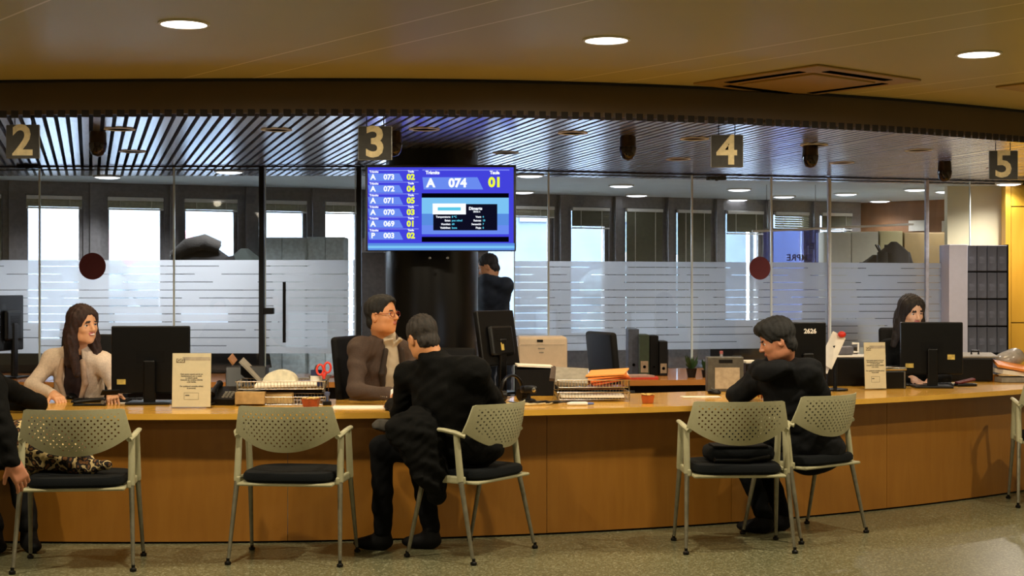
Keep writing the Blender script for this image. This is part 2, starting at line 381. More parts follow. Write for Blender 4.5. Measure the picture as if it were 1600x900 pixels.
# ------------------------------------------------------------------ outside
M_conc = mat('pale_render', '3c434a', .9, scale=1); M_grey = mat('grey_render', '323c46', .9, scale=1); M_pink = mat('red_awning', '5c343c', .9, scale=1)
M_leaf = mat('foliage', '2c383e', .9, scale=3); M_asph = mat('street', '787e84', .9, scale=1)
struct(MB().box((0, 60, -3.1), (160, 88, .2)).build('ground', M_asph))
def block(loc, d, m_, lab):
    r = thing('apartment_building', lab, 'building', loc, .1)
    MB().box((0, 0, d[2]/2), d).build('wall', m_, r); wm = MAT_WIN
    k1 = max(2, int(d[0]/3))
    for z in np.arange(1.5, d[2]-1, 3):
        for i in range(k1): MB().box((-d[0]/2+d[0]*(i+.5)/k1, -d[1]/2-.03, z), (1.3, .12, 1.5)).build('window', wm, r)
    return r
MAT_WIN = mat('dark_window', '20282e', .5)
block((-13, 44, -3), (14, 8, 14), M_conc, 'pale block of flats outside beyond the left windows')
block((2, 56, -3), (12, 8, 11), M_grey, 'grey block outside beyond the middle windows')
block((14, 50, -3), (10, 8, 15), M_conc, 'tall pale block outside beyond the right windows')
r = thing('awning', 'faded red awning outside, seen through the left windows', 'awning', (-9.6, 38, 0)); MB().box((0, 0, 2.2), (2.6, .8, 1.4), r=.1).build('canvas', M_pink, r)
MB().box((0, 0, 0), (.2, .2, 3.2)).build('post', M_grey, r)
for i, (x, y) in enumerate(((-7.2, 30), (-11.2, 27), (3.0, 33))):
    r = thing('street_tree', ('grey green street tree beyond the window right of red dot', 'street tree outside at the far left windows', 'street tree outside beyond the middle windows')[i], 'tree', (x, y, -3))
    MB().tube([(0, 0, 0), (.1, 0, 2), (0, .1, 3.6)], [.2, .16, .1]).build('trunk', M_grey, r)
    c = MB()
    for k_ in range(26):
        a = random.random()*6.28; q = random.random()**.5*1.3; s_ = random.uniform(.35, .7); c.ell((q*math.cos(a), q*math.sin(a), 3.4+random.random()*1.5), (s_, s_, s_*.8), n=10)
    c.build('crown', M_leaf, r, smooth=True)
# ------------------------------------------------------------------ glass partition
def gpoly(px): return Vector(on_curve(px, gp))
def panel(name, pa, pb, zt=SZ-.015, frost=True, zb=.02, kind=True, offy=0, mgl=None):
    a, b = gpoly(pa), gpoly(pb); d = b-a; L = d.length; ang = math.atan2(d.y, d.x)
    r = bpy.data.objects.new(name, None); COL.objects.link(r); r.location = (a.x, a.y+offy, 0); r.rotation_euler = (0, 0, ang); r['kind'] = 'structure'
    g = MB().box((L/2, 0, (zt+zb)/2), (L-.006, .012, zt-zb)); g.build('glass_pane', mgl or M_glass, r)
    if frost: MB().box((L/2, .0085, 1.2655), (L-.008, .001, .761)).build('frosted_film', M_frost, r)
    e = MB()
    for x in (.004, L-.004): e.box((x, -.0, (zt+zb)/2), (.006, .016, zt-zb))
    e.build('glass_edge', M_edge, r)
    return r, L
PX = [-190, -64, 62, 272, 409]
for i in range(4): panel('wall_glass_%d' % (i+1), PX[i], PX[i+1])
for i, (a, b) in enumerate(((803, 857), (857, 1081), (1081, 1205), (1205, 1297), (1297, 1447), (1447, 1516))): panel('wall_glass_%d' % (i+5), a, b)
dr, L = panel('door_1', 414, 556)
MB().box((.035, -.03, 1.235), (.09, .05, .05), r=.006).build('lock', M_black, dr)
h = MB(); h.tube([(.165, -.055, 1.47), (.165, -.055, .98)], .013, n=10)
for z in (1.40, 1.05): h.tube([(.165, -.055, z), (.165, -.004, z)], .008, n=8)
h.build('door_handle', M_black, dr, smooth=True)
def post(px, w_, z1=SZ-.01, z0=0, m_=M_post, d=.05):
    a = gpoly(px); return MB(T((a.x, a.y, 0))).box((0, 0, (z0+z1)/2), (w_, d, z1-z0), r=.004)
struct(post(409, .042).build('trim_4', M_post)); struct(post(561, .04).build('trim_5', M_post))
M_psil = mat('silver_post', 'b4b8c4', .4, .2)
struct(post(1448, .03).build('trim_6', M_psil)); struct(post(1294, .012).build('trim_7', M_psil))
# head tracks
mb = MB(); mb.tube([(x, gp(x)-.02, SZ-.008) for x in np.linspace(-7, 6.9, 60)], .007, n=4); mb.tube([(x, gp(x)+.35, SZ-.006) for x in np.linspace(-7, 6.9, 60)], .005, n=4)
struct(mb.build('trim_8', M_post))
# rail behind the right panes
a, b = gpoly(1190)+Vector((0, .5)), gpoly(1450)+Vector((0, .5)); mb = MB(); mb.tube([(a.x, a.y, EYE+.515), (b.x, b.y, EYE+.6)], .012, n=6); struct(mb.build('trim_9', M_white))
# red round stickers
for px, py, rp, lab in ((145, 416, 21, 'dark red round sticker on the glass above the clerk in cream jacket'), (1187, 419, 18, 'dark red round sticker on the glass behind the man in hooded jacket')):
    a = gpoly(px); mb = MB(T((a.x, a.y-.012, EYE-(py-450)/FPX*a.y)) @ RZ(math.atan2(gp(a.x+.1)-gp(a.x-.1), .2)) @ RX(PI/2))
    mb.lathe([(0, -.001), (rp/FPX*a.y, -.001), (rp/FPX*a.y, .001), (0, .001)], n=48)
    tag(mb.build('round_sticker', mat('sticker_red', '560812', .6, var=.03)), lab, 'sticker', 'red dots on the glass')
# ------------------------------------------------------------------ column, screen, number signs
cx, cy = (675-800)/FPX*10.75, 10.75
o = MB(T((cx, cy, 0))).lathe([(.335, 0), (.335, 2.6)], n=64).build('trim_10', M_col, smooth=True); struct(o)
M_tv = mat('screen_housing', '08080a', .3)
E_bg = emis('screen_blue', '4343dc', 1.0); E_lt = emis('screen_light_blue', '6a8cf0', 1.0); E_w = emis('screen_white', 'f2f6ff', 1.1)
E_y = emis('screen_yellow', 'e6f23c', 1.1); E_sky = emis('screen_sky', '7cc4f4', 1.0); E_dk = emis('screen_dark', '14142c', .6); E_bk = emis('screen_black', '08081c', .3)
E_cy = emis('screen_cyan', '58c8e8', 1.0); E_mid = emis('screen_mid_blue', '5a8ee0', 1.0); E_edge = emis('screen_outline', '8a98f4', 1.0)
TD = 10.05; k_ = TD/FPX
tv = thing('wall_screen', 'large blue queue number screen mounted on the black column', 'screen', ((688.5-800)*k_, TD, EYE-(325-450)*k_))
W_, H_ = 236*k_, 135*k_
MB().box((0, .03, 0), (W_, .06, H_), r=.006).build('housing', M_tv, tv)
MB().box((0, .14, .05), (.3, .18, .2), r=.01).build('wall_bracket', M_blackmat, tv)
b_ = MB()
for x in (671, 699): b_.ell(((x-688.5)*k_, .04, -78*k_), (.010, .010, .010), n=10)
b_.build('bracket_bolts', M_steel, tv)
def S(x0, y0, x1, y1, m_, lv, name):                # rectangle on the screen in photo pixels
    return MB().box(((((x0+x1)/2)-688.5)*k_, -.0012*lv, (325-(y0+y1)/2)*k_), ((x1-x0)*k_, .0012, (y1-y0)*k_)).build(name, m_, scr)
scr = MB().box((0, -.0005, 0), (228*k_, .003, 127*k_)).build('display', E_bg, tv)
def poly(pts, m_, lv, name):
    q = MB(FACE).prism([((x-688.5)*k_, (325-y)*k_) for x, y in pts], .0012*lv, .0012*lv+.001); return q.build(name, m_, scr)
S(575, 380, 804, 391, E_mid, 2, 'bottom_band'); S(575, 384, 804, 388, E_sky, 3, 'bottom_glow')
rows = [(277, 'A', '073', '02'), (295.5, 'A', '072', '04'), (313.8, 'A', '071', '05'), (332, 'A', '070', '03'), (350, 'A', '069', '01'), (368.5, 'P', '003', '02')]
def tx(b, px, py, hpx, bold, al='CENTER'):
    return (b, hpx*k_*1.38, T(((px-688.5)*k_, -.0065, (325-py)*k_)) @ FACE, bold*k_, al)
wt_, ye = [], []
for y, a, n, t_ in rows:
    poly([(575, y-6), (624, y-6), (630, y+6), (577, y+6)], E_lt, 2, 'row_panel'); poly([(576, y-11.3), (654, y-11.3), (654, y-10.3), (576, y-10.3)], E_edge, 2, 'row_line')
    wt_ += [tx(a, 583, y, 8.2, .5), tx(n, 608, y, 8.2, .45), tx('Trà mits'.replace(' ', '') if 0 else 'Tràmits', 584.5, y-8.4, 3.2, .2), tx('Taula', 642, y-8.8, 3.2, .2)]
    ye.append(tx(t_, 642, y, 9, .6))
poly([(660, 277), (746, 277), (755, 296), (662, 296)], E_lt, 2, 'main_panel')
poly([(660, 265), (796, 265), (796, 266.2), (660, 266.2)], E_edge, 2, 'main_line')
wt_ += [tx('A', 673, 286.5, 13.5, .9), tx('074', 715, 286.5, 13.5, .9), tx('Tràmits', 676, 270, 5, .35), tx('Taula', 773, 270, 5, .35)]
ye.append(tx('01', 773.5, 285.5, 15, 1.0))
S(659, 302, 795, 309, E_bk, 2, 'black_bar'); S(659, 370, 795, 378, E_bk, 2, 'black_bar')
S(659, 309, 795, 366, E_sky, 2, 'weather_panel'); S(659, 334, 795, 352, E_mid, 3, 'weather_lower'); S(659, 352, 795, 366, E_lt, 3, 'weather_lower')
S(677, 319, 777, 360, E_dk, 4, 'info_panel'); S(676, 318, 728, 335, E_w, 4.5, 'info_header'); S(684, 324, 720, 329, E_cy, 5, 'header_mark')
inf = []; inc = []
for i, (l, a, r_, c_) in enumerate((('Temperatura:', '8 ºC', 'Vent:', '4'), ('Estat:', 'poc núvol', 'Ratxes:', '10'), ('Humitat:', '60', 'Sensació:', '7'), ('Visibilitat:', 'bona', 'Pluja:', '0'))):
    y = 339+i*5.7; inf += [tx(l, 704, y, 3.0, .15, 'RIGHT'), tx(r_, 752, y, 3.0, .15, 'RIGHT')]; inc += [tx(a, 706, y, 3.0, .15, 'LEFT'), tx(c_, 754, y, 3.0, .15, 'LEFT')]
inf += [tx('Dimarts', 743, 326, 4.6, .3), tx('08:56 h', 745, 331, 2.6, .12)]
for L_, m_, nm in ((wt_+inf, E_w, 'white_lettering'), (ye, E_y, 'yellow_number'), (inc, E_cy, 'blue_lettering')):
    for b, sz, M, bold, al in L_: text(b, sz, M, m_, scr, nm, bold, .0006, al)
M_sign = mat('sign_plate_dark', '34312c', .6); M_num = mat('sign_numeral_gold', 'e4d0a0', .55); M_rim = mat('sign_rim', '8a8a84', .4, .4)
for n, px, yb, hw in (('2', 35.5, 248, 54), ('3', 586, 251, 55), ('4', 1136, 262, 52), ('5', 1568, 281, 46)):
    X, Y = on_curve(px, lambda q: ff(q)+.10); z = EYE-(yb-hw/2-450)/FPX*Y
    r = thing('counter_number_sign', 'dark square hanging sign with gold number %s' % n, 'sign', (X, Y, z), 0, 'counter number signs')
    MB().box((0, .006, 0), (.2, .012, .2), r=.005).build('rim', M_rim, r); MB().box((0, -.001, 0), (.192, .006, .192), r=.002).build('plate', M_sign, r)
    s = MB()
    for x in (-.05, .05): s.tube([(x, .012, .09), (x, .012, SZ+.04-z)], .003, n=6)
    s.build('hanger', M_blackmat, r)
    text(n, .25, T((0, -.0045, -.002)) @ FACE, M_num, r, 'numeral', .006, .001)
# ------------------------------------------------------------------ lamps
def spot(parent, z, power, col, size=2.2, blend=.6, rad=.05):
    l = bpy.data.lights.new('lamp_light', 'SPOT'); l.energy = power; l.color = col; l.spot_size = size; l.spot_blend = blend; l.shadow_soft_size = rad
    q = bpy.data.objects.new('lamp_light', l); COL.objects.link(q); q.parent = parent; q.location = (0, 0, z); return q
M_refl = mat('polished_reflector', 'd8d8d8', .12, 1)
def hall_light(x, y, lab, power=LAMP_HALL):
    r = thing('ceiling_downlight', lab, 'ceiling light', (x, y, HZ), 0, 'hall ceiling downlights')
    MB().lathe([(.117, .0), (.117, -.006), (.104, -.008), (.104, .0)], n=40).build('rim', M_white, r, smooth=True)
    m = MB(); n = 40; pr = [(.104, -.004), (.098, -.0045), (.07, -.006), (.04, -.0075), (.001, -.008)]
    vs = [(a*math.cos(2*PI*k/n), a*math.sin(2*PI*k/n), z) for a, z in pr for k in range(n)]
    m.add(vs, [(i*n+k, i*n+(k+1) % n, (i+1)*n+(k+1) % n, (i+1)*n+k) for i in range(len(pr)-1) for k in range(n)])
    m.build('lens', M_lampw, r, smooth=True)
    spot(r, -.03, power, WARM, 3.1, .35, .05)
for x, y, l in ((-1.5, 6.73, 'leftmost bright round downlight in the gold hall ceiling'), (.46, 7.17, 'middle bright round downlight in the gold hall ceiling'),
                (2.41, 7.6, 'rightmost bright round downlight in the gold hall ceiling')): hall_light(x, y, l)
hall_light(-3.46, 6.62, 'round downlight in the hall ceiling beyond the left edge of the picture'); hall_light(4.35, 8.05, 'round downlight in the hall ceiling beyond the right edge of the picture')
for i, x in enumerate((-4.2, -1.4, 1.4, 4.2)):
    for j, y in enumerate((.2, 3.4)): hall_light(x, y, 'round downlight in the hall ceiling behind or above the camera', LAMP_HALL*.22)
# ring lights in the slats
rings = [(187, 201), (432, 202), (663, 201), (895, 207), (1085, 216), (1272, 226), (1435, 234), (207, 236), (790, 238), (1060, 248)]
rl = ['above the number 2 sign end', 'between the signs 2 and 3', 'right of the number 3 sign', 'between the signs 3 and 4 near the fascia', 'just left of the number 4 sign', 'over the dome camera right of sign 4', 'between the signs 4 and 5',
      'behind the leftmost dome camera', 'above the right corner of the screen', 'further back, left of the number 4 sign']
for (px, py), l in zip(rings, rl):
    D = (SZ-EYE)*FPX/(450-py); X = (px-800)/FPX*D
    r = thing('recessed_ring_light', 'added unseen round light in the slatted ceiling '+l, 'ceiling light', (X, D, SZ), 0, 'recessed lights in the slatted ceiling')
    m = MB(); n = 32; pr = [(.095, -.001), (.097, -.007), (.078, -.008), (.074, -.002)]
    vs = [(a*math.cos(2*PI*k/n), a*math.sin(2*PI*k/n), z) for a, z in pr for k in range(n)]
    m.add(vs, [(i*n+k, i*n+(k+1) % n, (i+1)*n+(k+1) % n, (i+1)*n+k) for i in range(len(pr)-1) for k in range(n)]); m.build('ring', M_white, r, smooth=True)
    MB().lathe([(.076, -.0035), (.02, -.0035)], n=24).build('diffuser', mat('amber_lamp_diffuser', '7a6650', .5), r)
    spot(r, -.02, LAMP_COUNTER, (1, .74, .42), 2.2, .6, .04)
for x, y, l in ((4.0, 12.1, 'over the shelf of archive boxes, behind sign 5'), (2.6, 11.6, 'behind sign 4 toward the glass'), (4.55, 13.2, 'near the cream wall')):  # extra unseen lamps added to brighten the shelf and cream wall side
    r = thing('recessed_ring_light', 'added unseen round light in the slatted ceiling '+l, 'ceiling light', (x, y, SZ), 0, 'recessed lights in the slatted ceiling'); MB().lathe([(.095, -.001), (.097, -.007), (.078, -.008), (.076, -.001)], n=32).build('ring', M_white, r, smooth=True)
    MB().lathe([(.075, -.0035), (.02, -.0035)], n=24).build('diffuser', bpy.data.materials['amber_lamp_diffuser'], r); spot(r, -.02, LAMP_COUNTER*(4.5 if x > 4.2 else 1.3), (1, .9, .8), 2.8, .6, .04)
offs = [(168, 275), (358, 267), (828, 273), (817, 299), (971, 289), (995, 304), (1155, 295), (1152, 311), (1225, 306), (1322, 302), (1375, 313), (1431, 295), (1479, 298), (1576, 286)]
for i, (px, py) in enumerate(offs):
    D = (SZ-EYE)*FPX/(450-py); X = (px-800)/FPX*D
    lab = 'glowing round light in the white office ceiling at '+('far left', 'left above the glass door post', 'right of the wall screen, nearer one', 'right of the wall screen, further one', 'upper one between screen and sign 4', 'lower one between screen and sign 4',
        'upper one under sign 4', 'lower one under sign 4', 'right of sign 4', 'above the mirrored lettering', 'above the pale cabinets', 'left of the steel glass post', 'right of the steel glass post', 'far right under sign 5')[i]
    r = thing('office_downlight', lab, 'ceiling light', (X, D, SZ), 0, 'office ceiling downlights')
    MB().lathe([(.125, -.001), (.125, -.012), (.11, -.016), (.11, -.001)], n=32).build('rim', M_white, r, smooth=True)
    MB().lathe([(.11, -.012), (.08, -.022), (.01, -.026)], n=32).build('diffuser', M_lampk, r, smooth=True)
    if i % 2 == 0 or i in (1, 13): spot(r, -.05, LAMP_OFFICE*(1.6 if X < 0 else .35 if i == 13 else .38), (.95, .97, 1), 2.6, .6, .08)
# dome cameras
for px, py, l in ((153, 205, 'beside sign 2'), (615, 205, 'behind sign 3'), (981, 212, 'between the screen and sign 4'), (1266, 226, 'right of sign 4'), (1476, 252, 'left of sign 5')):
    D = (SZ-EYE)*FPX/(450-py); X = (px-800)/FPX*D; 
    r = thing('dome_camera', 'dark drop shaped ceiling camera '+l, 'camera', (X, D, SZ), 0, 'dome cameras under the slatted ceiling')
    MB().lathe([(.045, 0), (.052, -.01), (.054, -.07), (.056, -.075)], n=28).build('mount', mat('dome_mount', '3a2c1c', .3, .5), r, smooth=True)
    MB().lathe([(.056, -.075), (.055, -.1), (.047, -.13), (.032, -.152), (.001, -.162)], n=28).build('dome', mat('dome_smoked', '1c0c06', .12), r, smooth=True)
# dark sensors under the slat ceiling
for px, py, l in ((45, 262, 'left'), (1119, 281, 'right')):
    D = (SZ-EYE)*FPX/(450-py+5); X = (px-800)/FPX*D
    r = thing('ceiling_sensor', 'flat black ceiling sensor box at the %s head of the glass partition' % l, 'sensor', (X, D, SZ))
    MB().box((0, 0, -.015), (.17, .09, .03), r=.006).build('body', M_blackmat, r); MB().ell((0, -.03, -.03), (.02, .02, .012), n=12).build('lens', M_black, r)
# ceiling cassette
r = thing('ceiling_air_conditioner', 'square gold air conditioning cassette set diagonally in the hall ceiling', 'air conditioner', (1.72, 8.6, HZ), math.radians(45-6))
M_ac = mat('ac_gold', 'a88848', .4, .2, var=.03)
MB().box((0, 0, -.006), (.93, .93, .012), r=.004).build('panel', M_ac, r); MB().box((0, 0, -.016), (.56, .56, .012), r=.004).build('intake_grille', M_ac, r)
for a in range(4):
    MB(RZ(a*PI/2)).box((0, .37, -.0125), (.56, .06, .003)).build('air_slot', mat('slot_black', '020202', 1, spec=0), r)
r = thing('ceiling_air_conditioner', 'gold air conditioning cassette cut by the right edge of the picture', 'air conditioner', (3.55, 8.75, HZ), math.radians(45-6))
MB().box((0, 0, -.006), (.93, .93, .012), r=.004).build('panel', M_ac, r)
# ------------------------------------------------------------------ reception counter
rc = thing('reception_counter', 'long curved wooden service counter with a yellow wood top', 'counter', (0, 0, 0))
xs = [(-4.6+i*.12) for i in range(81)]
mb = MB(); ribbon(mb, lambda x: cp(x, -.165), lambda x: cp(x, .86), .703, .735, xs); mb.build('worktop', M_top, rc)
mb = MB(); ribbon(mb, lambda x: cp(x, .02), lambda x: cp(x, .05), .0, .04, xs); mb.build('plinth', M_blackmat, rc)
bx = [-4.5, -3.1, -1.25, .2, 1.32, 2.4, 3.7, 5.0]
for i in range(len(bx)-1):
    q = np.linspace(bx[i]+.0015, bx[i+1]-.0015, 12); mb = MB(); ribbon(mb, lambda x: cp(x, 0), lambda x: cp(x, .02), .012, .703, list(q)); mb.build('front_panel', M_desk, rc)
for x in (-4.4, -1.9, .55, 2.3, 4.4):
    a = cp(x, .03); b = cp(x, .8); mb = MB(); d = Vector(b)-Vector(a); mb.M = T((a[0], a[1], 0)) @ RZ(math.atan2(d.y, d.x)); mb.box((d.length/2, 0, .35), (d.length, .03, .70)); mb.build('side_panel', M_desk, rc)
# back desk
def bd(x): return 10.72+.07*max(0, x+1.0)**1.55
for a, b, l in ((-3.4, -.55, 'wooden back desk behind the seated man, left of the column'), (.02, 2.3, 'wooden back desk right of the column with printer and folders'), (2.32, 3.84, 'back desk behind the clerk in black')):
    r = thing('back_desk', l, 'desk', (0, 0, 0), 0, 'desks along the glass partition'); q = list(np.linspace(a, b, 16))
    mb = MB(); ribbon(mb, lambda x: (x, bd(x)), lambda x: (x, gp(x)-.12), .695, .735, q); mb.build('desk_top', wood('desk_top_orange', 'b07234', 'c08040', .25, (2, 9, 9), .3) if 'M_dt' not in globals() else M_dt, r)
    M_dt = bpy.data.materials['desk_top_orange']
    mb = MB(); ribbon(mb, lambda x: (x, bd(x)+.25), lambda x: (x, bd(x)+.27), 0, .695, q); mb.build('modesty_panel', mat('dark_brown_panel', '2a180e', .6), r)
    for x in (a+.02, b-.02): MB().box((x, (bd(x)+gp(x)-.12)/2, .347), (.03, gp(x)-.12-bd(x)-.06, .694)).build('side_panel', M_desk, r)
# ------------------------------------------------------------------ visitor chairs
M_plast = bpy.data.materials.new('chair_shell_plastic'); M_plast.use_nodes = True
def chair_shell_mat(m, holes):
    nt = m.node_tree; b = nt.nodes['Principled BSDF']; b.inputs['Base Color'].default_value = lin('a3a078'); b.inputs['Roughness'].default_value = .45
    n = nt.nodes.new('ShaderNodeTexNoise'); n.inputs['Scale'].default_value = 60; tc = nt.nodes.new('ShaderNodeTexCoord'); nt.links.new(tc.outputs['Object'], n.inputs['Vector'])
    r = nt.nodes.new('ShaderNodeValToRGB'); r.color_ramp.elements[0].color = lin('a29e7c'); r.color_ramp.elements[1].color = lin('aeaa8a')
    nt.links.new(n.outputs['Fac'], r.inputs[0]); nt.links.new(r.outputs[0], b.inputs['Base Color'])
    if not holes: return
    sp = nt.nodes.new('ShaderNodeSeparateXYZ'); nt.links.new(tc.outputs['Object'], sp.inputs[0]); x, z = sp.outputs[0], sp.outputs[2]
    def lat(o):
        u = math_n(nt, 'MULTIPLY', math_n(nt, 'SUBTRACT', math_n(nt, 'FRACT', math_n(nt, 'ADD', math_n(nt, 'DIVIDE', x, .031), o)), .5), .031)
        v = math_n(nt, 'MULTIPLY', math_n(nt, 'SUBTRACT', math_n(nt, 'FRACT', math_n(nt, 'ADD', math_n(nt, 'DIVIDE', z, .033), o)), .5), .033)
        d = math_n(nt, 'SQRT', math_n(nt, 'ADD', math_n(nt, 'MULTIPLY', u, u), math_n(nt, 'MULTIPLY', v, v))); return math_n(nt, 'LESS_THAN', d, .0048)
    h = math_n(nt, 'MAXIMUM', lat(.0), lat(.5))
    ax = math_n(nt, 'ABSOLUTE', x)
    top = math_n(nt, 'LESS_THAN', z, .790); side = math_n(nt, 'LESS_THAN', ax, .222)
    low = math_n(nt, 'GREATER_THAN', z, math_n(nt, 'ADD', .605, math_n(nt, 'MULTIPLY', 1.6, math_n(nt, 'MULTIPLY', x, x))))
    h = math_n(nt, 'MULTIPLY', math_n(nt, 'MULTIPLY', h, top), math_n(nt, 'MULTIPLY', side, low))
    t = nt.nodes.new('ShaderNodeBsdfTransparent'); mx = nt.nodes.new('ShaderNodeMixShader'); out = nt.nodes['Material Output']
    nt.links.new(h, mx.inputs[0]); nt.links.new(b.outputs[0], mx.inputs[1]); nt.links.new(t.outputs[0], mx.inputs[2]); nt.links.new(mx.outputs[0], out.inputs[0])
chair_shell_mat(M_plast, False); M_perf = bpy.data.materials.new('chair_back_perforated'); M_perf.use_nodes = True; chair_shell_mat(M_perf, True)
M_leg = mat('chair_leg_grey', '7e7a68', .35, .5)
VCG = 'visitor chairs in front of the counter'
def make_visitor_chair():
    t = thing('visitor_chair', 'x', 'chair', (0, 0, 0), 0, VCG)
    nx, nz = 36, 16; vs = []
    for s in (0, 1):
        for i in range(nx+1):
            u = -1+2*i/nx; X = .277*u; ax = abs(X)
            top = .815 if ax <= .245 else .815-(ax-.245)/.032*.145
            bot = .578+.10*(ax/.277)**2.2
            bot = min(bot, top-.004)
            for j in range(nz+1):
                z = bot+(top-bot)*j/nz
                y = -.225+.11*(X/.277)**2-(z-.58)*.22+.02*((z-.7)/.1)**2*.3 + s*.007
                vs.append((X, y, z))
    N = (nx+1)*(nz+1); fs = []
    for s in (0, 1):
        for i in range(nx):
            for j in range(nz):
                a = s*N+i*(nz+1)+j; q = (a, a+nz+1, a+nz+2, a+1); fs.append(q if s == 0 else q[::-1])
    rim = [i*(nz+1) for i in range(nx+1)]+[nx*(nz+1)+j for j in range(1, nz+1)]+[i*(nz+1)+nz for i in range(nx-1, -1, -1)]+[j for j in range(nz-1, 0, -1)]
    for a, b in zip(rim, rim[1:]+rim[:1]): fs.append((a, a+N, b+N, b))
    MB().add(vs, fs).build('backrest', M_perf, t, smooth=True)
    for s in (-1, 1):
        a = MB(); a.tube([(s*.262, -.14, .652), (s*.283, -.09, .672), (s*.287, -.02, .682), (s*.285, .07, .684), (s*.283, .10, .678)], [.016, .017, .016, .015, .011], n=10, flat=.75)
        a.build('armrest', M_plast, t, smooth=True)
        for (f0, m0, t0_) in (((s*.293, -.215, 0), (s*.272, -.118, .43), (s*.270, -.088, .675)), ((s*.290, .215, 0), (s*.272, .118, .43), (s*.272, .075, .675))):
            d = Vector(m0)-Vector(f0)
            q = Vector(f0)+d*(.03/.43)
            l = MB().tube([q, m0], [.0095, .0145], n=12).build('leg', M_leg, t, smooth=True)
            MB().lathe([(.013, 0), (.017, .004), (.017, .014), (.009, .02), (.009, .034)], c=(f0[0], f0[1], 0), n=14).build('glide', M_black, l, smooth=True)
            MB().tube([Vector(m0)-d*.03, m0, t0_], [.0165, .0185, .0165], n=12).build('leg_sleeve', M_plast, t, smooth=True)
        MB().box((s*.262, 0, .425), (.022, .28, .04), r=.008).build('side_rail', M_plast, t)
    MB().box((0, 0, .412), (.50, .42, .016), r=.007).build('seat_pan', M_plast, t)
    m = MB(); n = 40; rings_ = [(.93, .42), (1.0, .435), (1.0, .455), (.96, .470), (.80, .476), (.4, .470), (.01, .468)]
    for a, z in rings_:
        for k in range(n):
            c, s_ = math.cos(2*PI*k/n), math.sin(2*PI*k/n); ex = .45
            m.v.append((.243*a*math.copysign(abs(c)**ex, c), .225*a*math.copysign(abs(s_)**ex, s_)+.005, z))
    for i in range(len(rings_)-1):
        for k in range(n): m.f.append((i*n+k, i*n+(k+1) % n, (i+1)*n+(k+1) % n, (i+1)*n+k)); m.m.append(0)
    m.f.append(tuple(range(n-1, -1, -1))); m.m.append(0)
    m.build('seat', M_fabric, t, smooth=True)
    return t
vc = make_visitor_chair()
def from_feet(rl, rr_):                              # rear feet on the floor -> chair centre and turn (local +y is the sitter's front)
    rl, rr_ = Vector(rl), Vector(rr_); u = (rr_-rl).normalized(); f = Vector((-u.y, u.x)); c = (rl+rr_)/2+f*.215; return (c.x, c.y, 0), math.atan2(u.y, u.x)
chs = [((-2.475, 7.30), (-1.90, 7.37), 'empty visitor chair at left with leopard print cloth on its seat'),
       ((-1.447, 7.55), (-.886, 7.49), 'empty perforated visitor chair left of the seated man in black'),
       ((-.193, 7.54), (.122, 8.02), 'visitor chair under the man in black, turned to the left'),
       ((.927, 7.84), (1.513, 7.87), 'visitor chair holding a black bag, left of the pair at right'),
       ((1.607, 8.16), (2.05, 8.53), 'visitor chair under the man in the hooded jacket'),
       ((3.28, 9.50), (3.83, 9.40), 'visitor chair cut by the right edge of the picture'),
       ((-3.35, 7.45), (-2.80, 7.55), 'visitor chair at the left edge under the person in black')]
CH = []
for i, (a, b, l) in enumerate(chs):
    loc, rz = from_feet(a, b)
    if i == 0: vc.location = loc; vc.rotation_euler = (0, 0, rz); vc['label'] = l; CH.append(vc)
    else: CH.append(dup(vc, loc, rz, l))
# ------------------------------------------------------------------ office chairs behind the counter and in the office
def make_office_chair():
    t = thing('office_chair', 'x', 'chair', (0, 0, 0))
    MB().box((0, 0, .47), (.48, .46, .07), r=.03, seg=3).build('seat', M_fabric, t, smooth=True)
    MB(T((0, -.24, .84)) @ RX(.10)).box((0, 0, 0), (.44, .05, .56), r=.024, seg=3).build('backrest', M_blackmat, t, smooth=True)
    MB().tube([(0, -.05, .42), (0, -.27, .44), (0, -.285, .62)], .02).build('back_stem', M_black, t)
    MB().cyl((0, 0, .08), (0, 0, .45), .025).build('gas_column', M_steel, t)
    b = MB()
    for i in range(5):
        a = 2*PI*i/5+.3; b.tube([(0, 0, .10), (.29*math.cos(a), .29*math.sin(a), .065)], [.03, .018], n=8)
    b.build('star_base', M_black, t)
    for i in range(5):
        a = 2*PI*i/5+.3; MB().cyl((.29*math.cos(a)-.02, .29*math.sin(a), .03), (.29*math.cos(a)+.02, .29*math.sin(a), .03), .03, n=14).build('caster', M_black, t)
    for s in (-1, 1): MB().tube([(s*.22, .02, .45), (s*.27, .02, .50), (s*.27, .0, .66), (s*.27, .12, .67), (s*.27, -.1, .67)], .016).build('armrest', M_black, t)
    return t
oc = make_office_chair()
# (seat x, y, turn; turn 0 = sitter faces +y)
ocs = [((-.78, 9.16), -1.85, 'black office chair behind the man with glasses'), ((-2.72, 9.35), PI, 'office chair under the clerk in cream jacket'),
       ((.86, 10.25), -1.2, 'empty black office chair with its back right of the beige printer'), ((3.02, 10.98), PI, 'office chair under the clerk in black'),
       ((-4.35, 12.55), .8, 'dark office chair behind frosted glass at far left'), ((-4.95, 12.6), 2.6, 'dark office chair behind frosted glass beyond the left edge'),
       ((-3.3, 13.35), 2.9, 'dark office chair behind frosted glass above the left monitor'), ((-.50, 9.95), 2.9, 'black office chair in front of the column behind the man in black')]
for i, (c, rz, l) in enumerate(ocs):
    if i == 0: oc.location = (*c, 0); oc.rotation_euler = (0, 0, rz); oc['label'] = l
    else:
        q = dup(oc, (*c, 0), rz, l)
        if i == 7: q.scale = (.9, .9, .9)
